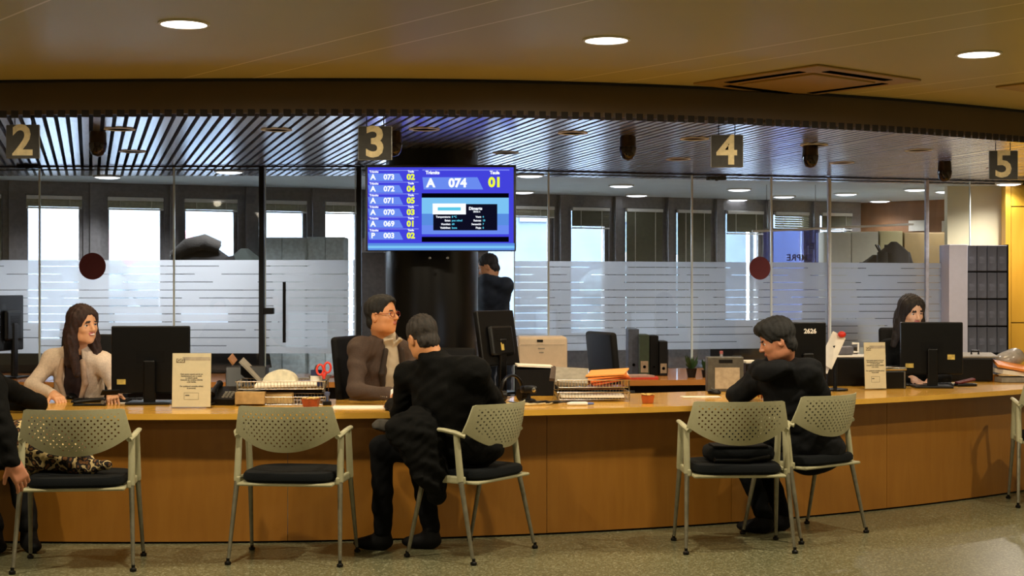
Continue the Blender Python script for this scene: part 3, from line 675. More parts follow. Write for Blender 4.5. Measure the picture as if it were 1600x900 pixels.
# ------------------------------------------------------------------ things on the counter (z = .735) and desks
CZ = .735
def onc(px, py): return Pz(px, py, CZ)               # where a pixel meets the counter top
M_lab = mat('sticker_yellowish', 'b8a050', .6, var=.3); M_leafy = mat('houseplant_leaf', '24401c', .6)
def monitor(loc, rz, w_, h_, zc, lab, stickers=(), tilt=0, bulge=True, base=(.26, .2), name='computer_monitor', scr=True):
    # local -y is the back of the monitor, +y the screen side
    t = thing(name, lab, 'monitor', loc, rz, None); H = T((0, 0, zc)) @ RX(tilt)
    MB(H).box((0, 0, 0), (w_, .035, h_), r=.008).build('housing', M_black, t)
    if bulge: MB(H).box((0, -.03, -.02), (w_*.62, .04, h_*.55), r=.018).build('rear_cover', M_black, t)
    MB(H).box((0, .0185, 0), (w_-.03, .002, h_-.03)).build('screen_panel', emis('screen_glow', 'c4d2e4', 1.6) if 'screen_glow' not in bpy.data.materials else bpy.data.materials['screen_glow'], t)
    s = MB(); s.box((0, -.045, zc/2), (.07, .03, zc), r=.01); s.build('stand', M_black, t)
    MB().box((0, -.02, .008), (base[0], base[1], .016), r=.007).build('base', M_black, t)
    v = MB(H)
    for i in range(9): v.box((0, -.0515 if bulge else -.019, h_*.12-i*.008), (w_*.36, .002, .003))
    v.build('vents', M_blackmat, t)
    for i, (x, z, a, b) in enumerate(stickers): MB(H).box((x, -.0525 if bulge and abs(x) < w_*.3 else -.0185, z), (a, .002, b)).build('sticker', M_lab, t, label='yellow label sticker')
    return t
c = onc(228, 633); monitor((c.x, c.y+.12, CZ), .05, .46, .40, .26, 'black monitor seen from behind, right of the clerk in cream jacket', [(-.17, -.13, .05, .03)], bulge=False)
c = onc(1463, 607); monitor((c.x-.0, c.y+.12, CZ), -.1, .42, .36, .27, 'black monitor seen from behind in front of the clerk in black', [(-.15, -.12, .055, .03), (.13, -.06, .05, .035)], bulge=False)
c = Pz(776, 616, CZ); monitor((c.x, c.y+.05, CZ), .95, .40, .36, .36, 'dark brown tilted monitor behind the man in black', [(-.02, -.06, .03, .05)], tilt=-.16)
c = onc(1267, 615); monitor((c.x, c.y+.15, CZ), .1, .26, .40, .26, 'tall black monitor with pale lettering behind the hooded man', (), bulge=False)
mm = bpy.data.objects[[o.name for o in bpy.data.objects if o.get('label', '').startswith('tall black monitor')][0]]
text('2626', .042, T((.02, -.021, .40)) @ FACE, M_white, mm, 'lettering', .0015, .0006)
# keyboards and mice
def keyboard(c, rz, lab):
    t = thing('keyboard', lab, 'keyboard', (c[0], c[1], c[2]), rz); MB().box((0, 0, .009), (.42, .14, .016), r=.005).build('case', M_black, t); k = MB()
    for i in range(15):
        for j in range(5): k.box((-.19+i*.027, -.05+j*.025, .019), (.022, .02, .006))
    k.build('keys', M_blackmat, t)
def mouse(c, rz, lab, m_=None):
    t = thing('computer_mouse', lab, 'mouse', (c[0], c[1], c[2]), rz); m_ = m_ or M_black
    b = MB(); b.ell((0, 0, .012), (.032, .056, .024), n=20); b.v = [(x, y, max(z, 0)) for x, y, z in b.v]; b.build('body', m_, t, smooth=True)
    MB().cyl((-.004, .03, .034), (.004, .03, .034), .009, n=12).build('wheel', M_steel, t)
c = onc(170, 628); keyboard(c, .1, 'black keyboard in front of the clerk in cream jacket')
mouse(onc(108, 624)+Vector((0, .05, 0)), .2, 'black mouse under the hand of the clerk in cream jacket')
mouse(onc(1116, 616), .6, 'black mouse on white papers left of the hooded man')
c = onc(1470, 607); keyboard((c.x-.05, c.y+.28, CZ), -.15, 'keyboard between the monitor and the clerk in black')
# stapler like glossy black pair
c = onc(140, 634); t = thing('stapler', 'glossy black stapler on the counter in front of the cream jacket clerk', 'stapler', c, .05)
MB().box((0, 0, .007), (.19, .045, .012), r=.005).build('base', M_black, t, smooth=True)
MB(T((.0, 0, .03)) @ RY(-.10)).box((0, 0, 0), (.19, .038, .022), r=.01, seg=3).build('top_arm', M_black, t, smooth=True); MB().cyl((.08, -.022, .022), (.08, .022, .022), .012).build('hinge', M_steel, t)
# notice stands
def notice(px0, px1, pyt, pyb, lab, lean):
    D = (EYE-CZ)*FPX/(pyb-450); x0, x1 = (px0-800)/FPX*D, (px1-800)/FPX*D; h = (pyb-pyt)/FPX*D; w_ = x1-x0
    t = thing('notice_stand', lab, 'sign', ((x0+x1)/2, D, CZ), lean, 'notice stands on the counter')
    M_ac_ = glass_mat('acrylic', (.97, .97, .95, 1)) if 'acrylic' not in bpy.data.materials else bpy.data.materials['acrylic']
    MB(RX(-.06)).box((0, 0, h/2+.004), (w_, .004, h)).build('holder', M_ac_, t); MB().box((0, .05, .002), (w_, .11, .004)).build('foot', M_ac_, t)
    MB(RX(-.06)).box((0, -.0035, h/2+.004), (w_-.006, .001, h-.008)).build('notice_sheet', mat('notice_sheet_paper', 'cfc4a4', .8, var=.03), t)
    hm = MB(RX(-.06)); hm.box((w_*.12, -.0045, h*.90), (w_*.7, .001, h*.06)); hm.build('header_band', mat('notice_grey_band', 'a89c88', .8), t)
    r_ = MB(RX(-.06)).box((-w_*.28, -.0045, h*.865), (w_*.22, .0012, h*.075), r=0); r_.box((-w_*.28, -.0055, h*.865), (w_*.19, .001, h*.06)); r_.build('emblem', mat('emblem_brown', '7c705c', .8), t)
    text('GG', h*.085, RX(-.06) @ T((-w_*.28, -.0068, h*.865)) @ FACE, mat('notice_sheet_paper', 'cfc4a4'), t, 'emblem_letters', .0005, .0003)
    L = [('Hem posat aquest servei en', .62), ('funcionament per a vostè.', .585), ('Li oferim ajuda', .55), ('Consulti els nostres tràmits', .515), ('a les taules.', .48), ('Per qualsevol consulta adreci', .40), ('al personal.', .365)]
    merge_text([(s, h*.036, RX(-.06) @ T((0, -.0048, h*z)) @ FACE, .0002, 'CENTER') for s, z in L], M_ink, t, 'printed_lines')
    f = MB(RX(-.06)); cx_, cz_, a, b = 0, h*.22, w_*.36, h*.12
    for dx, dz, sx, sz in ((0, b/2, a, .0012), (0, -b/2, a, .0012), (-a/2, 0, .0012, b), (a/2, 0, .0012, b)): f.box((cx_+dx, -.0047, cz_+dz), (sx, .001, sz))
    f.box((-a*.28, -.0047, h*.235), (a*.28, .001, h*.02)); f.build('printed_box', M_ink, t)
notice(268, 330, 552, 638, 'white notice stand on the counter right of the left monitor', 0)
notice(1349, 1387, 535, 609, 'narrow notice stand left of the clerk in black', .25)
# papers
def sheet(c, rz, w_, d_, lab, m_=None, n=3, name='paper_stack', cat='paper', th=.0015, curl=0):
    t = MB()
    for i in range(n): t.box((0, 0, th*(i+.5)), (w_, d_, th*.9), M=RZ(random.uniform(-.05, .05) if i else 0))
    o = t.build(name, m_ or M_paper); o.location = c; o.rotation_euler = (0, 0, rz); tag(o, lab, cat); return o
sheet(onc(566, 637)+Vector((0, 0, 0)), .05, .34, .22, 'white papers on the counter in front of the man with glasses', n=3)
sheet(onc(608, 642)+Vector((.03, .03, .0045)), .15, .11, .05, 'dark booklet lying on the white papers', M_black, 2, 'booklet', 'booklet', .003)
sheet(onc(1095, 621), .1, .24, .11, 'white papers at the left elbow of the hooded man', n=4)
sheet(onc(172, 631)+Vector((.12, .06, 0)), .3, .2, .1, 'loose papers behind the keyboard left of the notice stand', n=2)
sheet(onc(620, 624)+Vector((0, .02, 0)), -.2, .24, .14, 'yellowish form under the hands of the man with glasses', mat('form_cream', 'd8c07c', .8), 2)
# bowls of sweets
def bowl(px, py, s, lab, m_=None):
    c = onc(px, py); t = thing('sweet_bowl', lab, 'bowl', c, .1, 'small bowls of sweets on the counter')
    pr = [(.040, .0), (.046, .004), (.058, .05), (.062, .055), (.055, .055), (.042, .012), (.001, .010)]
    b = MB(); b.lathe([(a*s, z*s) for a, z in pr], n=4, M=RZ(PI/4) @ Matrix.Diagonal((1.25, .95, 1, 1)))
    b.build('dish', m_ or M_dishb, t)
    m = MB()
    for i in range(12):
        a = random.random()*6.28; q = random.random()*.034*s; m.box((q*math.cos(a)*1.3, q*math.sin(a), .053*s+random.random()*.008), (.024*s, .014*s, .009*s), M=None, r=.003)
    m.build('wrapped_sweets', mat('sweet_wrapper', 'd8b060', .4, var=.5, scale=60), t)
bowl(486, 638, 1.0, 'dark brown bowl of sweets by the wire tray, left of the man with glasses')
bowl(1012, 630, .88, 'orange brown bowl of sweets alone on the counter between the chairs', mat('bowl_orange', 'a8501c', .5))
bowl(1550, 596, .9, 'small orange bowl right of the rightmost monitor', mat('bowl_orange2', 'b0702c', .5))
# wire letter trays
def wire_tray(c, rz, w_, d_, tiers, lab):
    t = thing('wire_letter_tray', lab, 'tray', c, rz, 'chromed wire letter trays on the counter')
    for k, z in enumerate(tiers):
        f = MB(); hh = .045; a, b = w_/2, d_/2
        for zz, e in ((z, .012), (z+hh, 0)):
            f.tube([(-a+e, -b+e, zz), (a-e, -b+e, zz), (a-e, b-e, zz), (-a+e, b-e, zz)], .0028, n=6, closed=True)
        n = int(w_/.02)
        for i in range(n+1):
            x = -a+.012+(w_-.024)*i/n
            f.tube([(x, -b, z+hh), (x, -b+.012, z), (x, b-.012, z), (x, b, z+hh)], .0014, n=4)
        for i in range(9):
            y = -b+.012+(d_-.024)*i/8; f.tube([(-a, y, z+hh), (-a+.012, y, z), (a-.012, y, z), (a, y, z+hh)], .0014, n=4)
        f.build('wire_basket', M_chrome, t)
    s = MB()
    for x in (-1, 1):
        for y in (-1, 1): s.tube([(x*w_/2, y*d_/2*.9, 0), (x*(w_/2-.006), y*d_/2*.9, tiers[-1]+.045)], .003, n=6)
    s.build('uprights', M_chrome, t); return t
c = onc(436, 634); wire_tray((c.x, c.y+.16, CZ), .05, .52, .30, (.004, .095), 'two tier wire tray with white papers left of the man with glasses')
def loose(c, d, R, m_, name, lab, cat, r=.001, parent=None):
    o = MB().box((0, 0, 0), d, r=r).build(name, m_); o.location = c; o.rotation_euler = R; return tag(o, lab, cat)
loose((c.x-.17, c.y+.03, CZ+.045), (.17, .10, .07), (0, 0, .03), M_cardb, 'card_box', 'small kraft card box in the lower wire tray at left', 'box', .003)
loose((c.x+.02, c.y+.14, CZ+.115), (.36, .22, .012), (.03, -.02, .1), M_paper, 'paper_stack', 'white papers in the upper wire tray left of the scissors', 'paper')
loose((c.x-.01, c.y+.08, CZ+.04), (.16, .05, .055), (.2, 0, -.1), mat('envelope_cream', 'c8ac78', .7), 'envelope', 'cream envelope standing in the lower wire tray', 'envelope')
o = MB(); n = 14
vs = [(.10*math.cos(PI*i/n)*1.0, y, .075*math.sin(PI*i/n)) for i in range(n+1) for y in (-.05, .08)]
o.add(vs, [(2*i, 2*i+1, 2*i+3, 2*i+2) for i in range(n)]+[tuple(range(0, 2*n+2, 2)), tuple(range(1, 2*n+2, 2))])
o = o.build('paper_roll', mat('calendar_paper', 'd8d0b8', .8)); o.location = (c.x-.03, c.y+.24, CZ+.12); tag(o, 'curled desk calendar behind the papers of the left wire tray', 'calendar')
# holder with scissors
t = thing('pen_cup', 'navy pen cup at the right end of the left wire tray', 'cup', (c.x+.185, c.y+.24, CZ+.1))
m = MB(); m.lathe([(.001, 0), (.034, 0), (.034, .095), (.030, .095), (.030, .006), (.001, .006)], n=24); m.build('cup', M_navy, t, smooth=True)
MB().lathe([(.0345, .03), (.035, .031), (.035, .06), (.0345, .061)], n=24).build('label_band', M_white, t)
t = thing('scissors', 'scissors with red handles standing in the pen cup', 'scissors', (c.x+.235, c.y+.2, CZ+.06), .3)
h = MB()
for s in (-1, 1):
    ring = [(s*.022+.020*math.cos(a), 0, .145+.030*math.sin(a)+s*.006) for a in np.linspace(0, 2*PI, 20)[:-1]]
    h.tube(ring, .0065, n=8, closed=True); h.tube([(s*.012, 0, .12), (-s*.003, 0, .085)], .008, n=8)
h.build('handles', mat('scissor_red', 'd83828', .4), t, smooth=True)
b = MB(); b.box((.004, 0, .05), (.011, .002, .09)); b.box((-.004, .002, .05), (.011, .002, .09)); b.build('blades', M_steel, t)
t = thing('desk_stamp', 'blue grey rubber stamp right of the dark brown bowl', 'stamp', onc(511, 633), .2)
MB().box((0, 0, .012), (.05, .04, .024), r=.004).build('base', M_black, t); MB().lathe([(.008, .024), (.010, .05), (.016, .06), (.017, .075), (.001, .08)], n=16).build('handle', mat('stamp_blue', '4a5a80', .4), t, smooth=True)
# black document stand with brown book behind the notice stand
c = onc(350, 634)
t = thing('document_rack', 'black slanted document rack right of the left notice stand', 'rack', (c.x+.07, c.y+.32, CZ), .2)
MB(RX(-.35)).box((0, 0, .11), (.24, .11, .20), r=.01).build('rack', M_black, t); MB().box((0, .02, .012), (.26, .2, .024), r=.008).build('base', M_blackmat, t)
o = loose((c.x-.03, c.y+.42, CZ+.25), (.05, .20, .012), (.15, .95, .2), mat('book_brown', '9a6a3c', .6), 'book', 'brown book leaning up out of the document rack', 'book', .002)
o = loose((c.x+.11, c.y+.33, CZ+.18), (.20, .20, .012), (.1, .80, .15), M_greyf, 'folder', 'grey folder leaning over the black document rack', 'folder')
t = thing('desk_telephone', 'black desk telephone beside the left notice stand', 'telephone', (c.x-.02, c.y+.12, CZ), -.1)
MB().add([(-.08, -.09, 0), (.08, -.09, 0), (.08, .09, 0), (-.08, .09, 0), (-.08, -.09, .035), (.08, -.09, .035), (.08, .09, .10), (-.08, .09, .10)], [(0, 1, 2, 3), (4, 5, 6, 7), (0, 1, 5, 4), (1, 2, 6, 5), (2, 3, 7, 6), (3, 0, 4, 7)]).build('body', M_black, t)
MB().tube([(-.055, -.075, .06), (-.055, -.03, .085), (-.055, .05, .11), (-.055, .085, .115)], [.022, .014, .014, .022], n=10).build('handset', M_black, t, smooth=True)
k = MB()
for i in range(3):
    for j in range(4): k.box((.01+i*.022, -.06+j*.022, .046+j*.008), (.015, .014, .01))
k.build('keys', M_greyf, t); MB().tube([(-.07, -.08, .02), (-.1, -.12, .012), (-.05, -.14, .01), (-.03, -.1, .015)], .004, n=6).build('cord', M_black, t)
# middle station: black paper box, headset, tangle, small camera
c = onc(838, 622)
t = thing('document_box', 'black open document box topped with white paper before the beige printer', 'box', (c.x, c.y+.28, CZ), .05)
b = MB(); b.box((0, 0, .004), (.26, .2, .008)); b.box((-.127, 0, .09), (.006, .2, .18)); b.box((.127, 0, .09), (.006, .2, .18)); b.box((0, -.097, .088), (.248, .006, .16)); b.box((0, .097, .09), (.248, .006, .18)); b.build('box', M_blackmat, t)
loose((c.x-.01, c.y+.27, CZ+.188), (.23, .16, .012), (.02, .05, .1), M_paper, 'paper_stack', 'white papers on top of the black document box', 'paper')
t = thing('headset', 'black headset standing on the counter beside the brown monitor', 'headset', (onc(797, 628).x+.01, onc(797, 628).y+.08, CZ), .6)
MB().tube([(.075*math.cos(a), 0, .07+.085*math.sin(a)) for a in np.linspace(-.35, PI+.35, 22)], .009, n=8, flat=1.6).build('headband', M_black, t, smooth=True)
for s in (-1, 1): MB().cyl((s*.055, 0, .036), (s*.085, 0, .036), .035, n=20).build('ear_pad', M_black, t, smooth=True)
MB().tube([(-.08, 0, .03), (-.09, -.05, .02), (-.06, -.09, .03)], .003, n=6).build('microphone_arm', M_black, t)
t = thing('barcode_scanner', 'small black desk scanner on a foot right of the headset', 'scanner', onc(826, 628)+Vector((0, .05, 0)), .4)
MB().lathe([(.045, 0), (.045, .01), (.015, .018), (.012, .05)], n=20).build('foot', M_black, t, smooth=True); MB().box((0, 0, .072), (.09, .07, .045), r=.012).build('head', M_black, t, smooth=True); MB().ell((.02, -.035, .07), (.014, .006, .014), n=12).build('lens', M_chrome, t)
pts = [(.12*math.sin(i*.7)+.008*i-.1, .035*math.cos(i*1.3), .006+.006*(1+math.sin(i*2.1))) for i in range(34)]
o = MB().tube(pts, .0035, n=6).build('cable', M_black, None, smooth=True); o.location = onc(838, 632)+Vector((0, .03, 0)); tag(o, 'tangle of black cable on the counter right of the headset', 'cable')
pts = [(.10*math.sin(i*.9)+.006*i-.08, .03*math.cos(i*1.1), .006+.004*(1+math.sin(i*1.7))) for i in range(24)]
o = MB().tube(pts, .003, n=6).build('cable', mat('cable_cream', 'c8b484', .5), None, smooth=True); o.location = onc(822, 634)+Vector((0, .02, 0)); tag(o, 'cream cable coiled in front of the small desk scanner', 'cable')
# second wire tray with folders
c = onc(926, 628); wt2 = (c.x, c.y+.15); wire_tray((c.x, c.y+.15, CZ), .06, .44, .27, (.012, .085), 'wire tray with orange folders right of the beige printer')
loose((wt2[0]-.12, wt2[1]-.01, CZ+.145), (.20, .20, .02), (.42, .05, -.05), M_greyf, 'folder', 'grey brown folder lying on the left of the second wire tray', 'folder')
loose((wt2[0]-.215, wt2[1]+.05, CZ+.155), (.07, .16, .02), (.42, .12, -.05), mat('folder_dark', '4a3c34', .7), 'folder', 'dark folder corner at the left of the second wire tray', 'folder')
for i in range(4): loose((wt2[0]+.10, wt2[1]+.02, CZ+.128+i*.013), (.24, .20, .009), (.12, -.16+i*.03, .25-i*.16), mat('folder_orange_%d' % i, ('b84c1c', 'd8692c', 'e88a3c', 'eca050')[i], .6, var=.04), 'folder', ('dark orange', 'orange', 'bright orange', 'pale orange')[i]+' folder '+('lowest', 'second', 'third', 'topmost')[i]+' in the fanned pile on the wire tray', 'folder')
loose((wt2[0]+.0, wt2[1]-.02, CZ+.03), (.38, .22, .014), (0, 0, .02), M_paper, 'paper_stack', 'white papers in the lower level of the second wire tray', 'paper')
t = thing('correction_pen', 'white and blue correction pen in front of the second wire tray', 'pen', onc(905, 634), .1)
MB().tube([(-.07, 0, .012), (-.05, 0, .012), (.04, 0, .012), (.05, 0, .012)], [.007, .012, .012, .008], n=12).build('barrel', M_white, t, smooth=True); MB().tube([(.05, 0, .012), (.085, 0, .012)], [.009, .007], n=12).build('cap', mat('cap_blue', '5a6ca8', .4), t, smooth=True)
# right station things
c = onc(1133, 613)
t = thing('desktop_computer', 'grey framed flat desk unit with paper pinned on, left of the hooded man', 'computer', (c.x+.01, c.y+.1, CZ), .05)
MB().box((0, 0, .115), (.24, .09, .23), r=.006).build('case', mat('unit_grey', '5c5a54', .4, .4), t); MB().box((0, -.046, .20), (.09, .004, .022), r=.001).build('handle_slot', M_blackmat, t)
MB().box((.01, -.047, .09), (.165, .002, .14)).build('pinned_sheet', mat('sheet_beige', 'ac9c84', .8), t)
loose((c.x+.2, c.y+.25, CZ+.09), (.10, .20, .18), (0, 0, .1), M_black, 'storage_box', 'black box behind the face of the hooded man', 'box', .004)
loose((c.x+.2, c.y+.25, CZ+.19), (.10, .18, .014), (0, 0, .15), M_paper, 'paper_stack', 'white papers on the black box by the face of the hooded man', 'paper')
c = onc(1310, 612)
t = thing('document_holder', 'white slanted copy holder with a red clip behind the hooded man', 'holder', (c.x+.0, c.y+.10, CZ), .1)
MB().lathe([(.085, 0), (.085, .012), (.02, .02)], n=24).build('base', M_black, t, smooth=True); MB().tube([(0, 0, .01), (.01, .02, .2), (-.01, .01, .3)], .014).build('arm', M_blackmat, t)
MB(T((-.02, 0, .27)) @ RY(.5) @ RX(-.2)).box((0, 0, 0), (.10, .012, .24), r=.003).build('sheets', M_paper, t)
MB(T((-.06, .005, .2)) @ RY(.42) @ RX(-.1)).box((0, 0, 0), (.08, .012, .16), r=.003).build('sheets', M_paper, t)
MB().ell((.045, -.005, .375), (.028, .02, .022), n=16).build('clip', M_red, t, smooth=True, label='red round clip')
c = onc(1330, 606)
t = thing('label_printer', 'small grey handled device right of the red clip', 'device', (c.x+.02, c.y+.3, CZ+.215), .1)
MB().box((0, 0, .03), (.11, .1, .06), r=.012).build('body', mat('device_grey', '5c5a62', .4), t); MB().tube([(.05, -.05, .02), (.085, -.05, .02), (.085, -.05, .08), (.04, -.05, .08)], .008).build('handle', M_white, t)
t = thing('printer', 'black low printer behind the right notice stand', 'printer', (c.x+.06, c.y+.3, CZ), .1)
MB().box((0, 0, .10), (.42, .26, .20), r=.01).build('body', M_black, t); MB().box((0, -.02, .207), (.40, .22, .012), r=.003).build('lid', M_white, t)
c = onc(1402, 608)
t = thing('card_reader', 'black device with silver top between the notice stand and right monitor', 'device', (c.x-.01, c.y+.12, CZ), .15)
MB().box((0, 0, .06), (.15, .16, .12), r=.006).build('body', M_black, t); MB().box((0, 0, .135), (.16, .17, .028), r=.01, seg=3).build('top_cover', M_chrome, t, smooth=True); MB().box((.06, -.083, .06), (.01, .006, .11)).build('edge_strip', M_steel, t)
c = onc(1540, 600)
t = thing('printer', 'black printer with an open paper tray right of the rightmost monitor', 'printer', (c.x-.01, c.y+.36, CZ), -.1)
MB().box((0, 0, .09), (.30, .24, .17), r=.01).build('body', M_black, t); MB(T((.02, 0, .19)) @ RX(.08)).box((0, 0, 0), (.34, .24, .012), r=.003).build('paper_tray', M_greyf, t); MB().tube([(.0, -.1, .2), (.0, -.1, .225), (.05, -.1, .225), (.05, -.1, .2)], .008).build('paper_guide', M_black, t)
c = onc(1515, 605)
t = thing('hole_punch', 'dark red and black desk stapler beside the right monitor base', 'stapler', (c.x, c.y+.1, CZ), .2)
MB().box((0, 0, .01), (.15, .07, .02), r=.006).build('base', M_black, t); MB(T((0, 0, .035)) @ RY(-.2)).box((0, 0, 0), (.14, .05, .02), r=.008).build('lever', mat('dark_red', '5c1014', .4), t)
sheet(onc(1508, 603)+Vector((-.02, .22, 0)), .2, .2, .14, 'papers under the red and black stapler at right', n=3)
# pile of folders and bags at the right edge
c = onc(1590, 598)
loose((c.x, c.y+.1, CZ+.02), (.26, .2, .035), (0, 0, .1), M_greyf, 'folder', 'grey folder lowest in the pile at the right edge', 'folder')
loose((c.x-.01, c.y+.1, CZ+.07), (.25, .2, .03), (.05, .12, .2), M_paper, 'paper_stack', 'white papers in the pile at the right edge', 'paper')
loose((c.x-.01, c.y+.08, CZ+.115), (.25, .2, .018), (.15, .18, -.1), M_orange, 'folder', 'orange folder topmost in the pile at the right edge', 'folder')
o = MB(); o.ell((0, 0, 0), (.11, .10, .075), n=20); o.v = [(x+.012*math.sin(9*y+20*z), y, z+.012*math.sin(30*x)) for x, y, z in o.v]
o = o.build('plastic_bag', mat('bag_grey', '9a948c', .25), None, smooth=True); o.location = (c.x+.03, c.y+.26, CZ+.16); tag(o, 'crumpled grey plastic bag behind the folder pile at the right edge', 'bag')
# ------------------------------------------------------------------ on the back desks
def onb(px, py=None): Y = bd((px-800)/FPX*11.3); return Vector(((px-800)/FPX*(Y+.3), Y+.3, CZ))
c = Vector(((846-800)/FPX*11.15, 11.15, CZ))
t = thing('laser_printer', 'beige laser printer on the back desk right of the column', 'printer', c, .03)
MB().box((0, 0, .16), (.37, .36, .32), r=.022, seg=3).build('body', M_beige, t, smooth=True)
MB().box((-.01, -.182, .18), (.33, .008, .17), r=.004).build('front_door', M_beige, t); MB().box((0, -.186, .262), (.33, .004, .0025)).build('panel_seam', M_greyf, t)
MB().box((-.02, -.187, .292), (.045, .01, .018), r=.003).build('latch', M_black, t); MB().box((-.01, -.188, .235), (.05, .003, .008)).build('name_plate', M_greyf, t); MB().box((-.01, -.188, .205), (.035, .003, .006)).build('model_plate', M_greyf, t)
MB().box((0, -.183, .045), (.35, .006, .075), r=.002).build('paper_cassette', M_beige, t); MB().cyl((.12, -.190, .055), (.12, -.18, .055), .006, n=12).build('power_button', M_black, t)
def binder(px, D, h_, w_, m_, lab, plate=None):
    t = thing('lever_arch_binder', lab, 'binder', ((px-800)/FPX*D, D, CZ), 0, 'binders standing on the back desk')
    MB().box((0, 0, h_/2), (w_, .27, h_), r=.004).build('cover', m_, t)
    if plate: MB().box((0, -.137, h_*.22), (w_*.75, .002, h_*.28)).build('spine_label', plate, t)
    q = MB(); q.lathe([(.012, 0), (.012, .004), (.008, .004), (.008, 0)], n=20, M=T((0, -.139, h_*.22)) @ RX(PI/2)); q.build('finger_ring', M_black, t)
binder(988, 11.75, .36, .085, mat('binder_bluegrey', '3c4458', .5), 'blue grey binder, left one of the row on the back desk')
binder(1004.5, 11.62, .32, .078, mat('binder_green', '20301a', .5), 'dark green binder with pale label on the back desk', mat('label_pale', '8c7c68', .7))
binder(1019.5, 11.66, .31, .070, M_blackmat, 'black binder right of the dark green binder')
binder(1034, 11.6, .27, .065, M_black, 'shorter black binder at the right end of the binder row', mat('label_pale', '8c7c68', .7))
for i, (dx, dz, m_, l) in enumerate(((0, .008, 'c03820', 'red folder lying on the back desk left of the binders'), (-.05, .022, 'a88c80', 'pinkish papers lying on the red folder'))):
    loose((onb(995).x+dx, bd(.9)+.2, CZ+dz), (.30, .2, .014), (0, 0, -.05+.3*i), mat('flat_'+m_, m_, .6), 'folder', l, 'folder')
loose((onb(965).x, bd(.8)+.22, CZ+.05), (.16, .16, .010), (.25, .25, .2), M_paper, 'paper_stack', 'bent white papers behind the empty office chair', 'paper')
loose((onb(905).x, bd(.4)+.15, CZ+.006), (.22, .16, .010), (0, 0, .2), M_paper, 'paper_stack', 'flat papers on the back desk right of the printer', 'paper')
# potted plants, bottle, bag
for i, (px, s) in enumerate(((1080, 1.0), (1102, .8))):
    t = thing('potted_plant', ('small plant in a black pot, left of the bottle on the back desk', 'black pot with a low plant just left of the bottle')[i], 'plant', (onb(px).x, onb(px).y-.02, CZ))
    MB().lathe([(.03*s, 0), (.042*s, .07*s), (.045*s, .07*s), (.04*s, .06*s), (.001, .06*s)], n=20).build('pot', M_black, t, smooth=True)
    m = MB()
    for j in range(26):
        a, q = random.random()*6.28, random.uniform(.015, .045)*s; h_ = random.uniform(.05, .12)*s
        x, y = q*math.cos(a), q*math.sin(a); m.add([(x*.3, y*.3, .06*s), (x-.008, y+.008, .06*s+h_*.6), (x*1.4, y*1.4, .06*s+h_), (x+.008, y-.008, .06*s+h_*.6)], [(0, 1, 2, 3)])
    m.build('leaves', M_leafy, t)
t = thing('water_bottle', 'clear plastic bottle with pink cap on the back desk', 'bottle', (onb(1127).x, onb(1127).y, CZ))
MB().lathe([(.001, 0), (.032, 0), (.034, .01), (.034, .12), (.012, .165), (.012, .18)], n=20).build('bottle', mat('bottle_pale', '8a8c90', .2), t, smooth=True); MB().lathe([(.014, .178), (.014, .2), (.001, .202)], n=16).build('cap', mat('cap_pink', 'a86060', .5), t)
MB().lathe([(.0345, .03), (.035, .031), (.035, .08), (.0345, .081)], n=20).build('label_band', mat('label_beige', 'a08870', .6), t)
t = thing('handbag', 'black handbag on the back desk right of the bottle', 'bag', (onb(1152).x, onb(1152).y+.02, CZ))
b = MB(); b.box((0, 0, .06), (.18, .09, .12), r=.035, seg=4); b.build('body', M_blackmat, t, smooth=True); MB().tube([(-.05, 0, .11), (-.03, 0, .16), (.03, 0, .16), (.05, 0, .11)], .006).build('handle', M_black, t, smooth=True)
# wire stand and flat things on the left back desk
t = thing('tape_dispenser', 'small wire holder on the back desk left of the man with glasses', 'holder', ((500-800)/FPX*11.3, 11.3, CZ))
MB().tube([(-.06, 0, 0), (-.03, 0, .09), (.0, 0, .10), (.03, 0, .09), (.06, 0, 0)], .005).build('wire_arch', M_steel, t, smooth=True); MB().box((0, 0, .008), (.16, .09, .016), r=.004).build('base', M_greyf, t)
sheet(((450-800)/FPX*11.2, 11.1, CZ), .1, .35, .2, 'papers on the back desk behind the left wire tray', mat('paper_dim', 'a8a49c', .8), 3)
sheet(((530-800)/FPX*11.2, 11.35, CZ), -.1, .2, .2, 'reddish folder on the back desk left of the man with glasses', mat('folder_rust', '8c4430', .7), 3, 'folder', 'folder')
# black tall thing at far left behind clerk
c = Vector(((14-800)/FPX*11.2, 11.2, 0))
monitor((c.x, c.y, CZ), 1.42, .40, .42, .42, 'tall dark monitor on the back desk at the left edge', (), base=(.22, .2))
r = thing('back_desk', 'wooden back desk behind the clerk in cream jacket', 'desk', (0, 0, 0), 0, 'desks along the glass partition'); q = list(np.linspace(-5.2, -3.42, 6))
mb = MB(); ribbon(mb, lambda x: (x, bd(x)), lambda x: (x, gp(x)-.12), .695, .735, q); mb.build('desk_top', M_dt, r)
for x in (-5.15, -3.46): MB().box((x, 11.2, .347), (.03, .8, .694)).build('side_panel', M_desk, r)
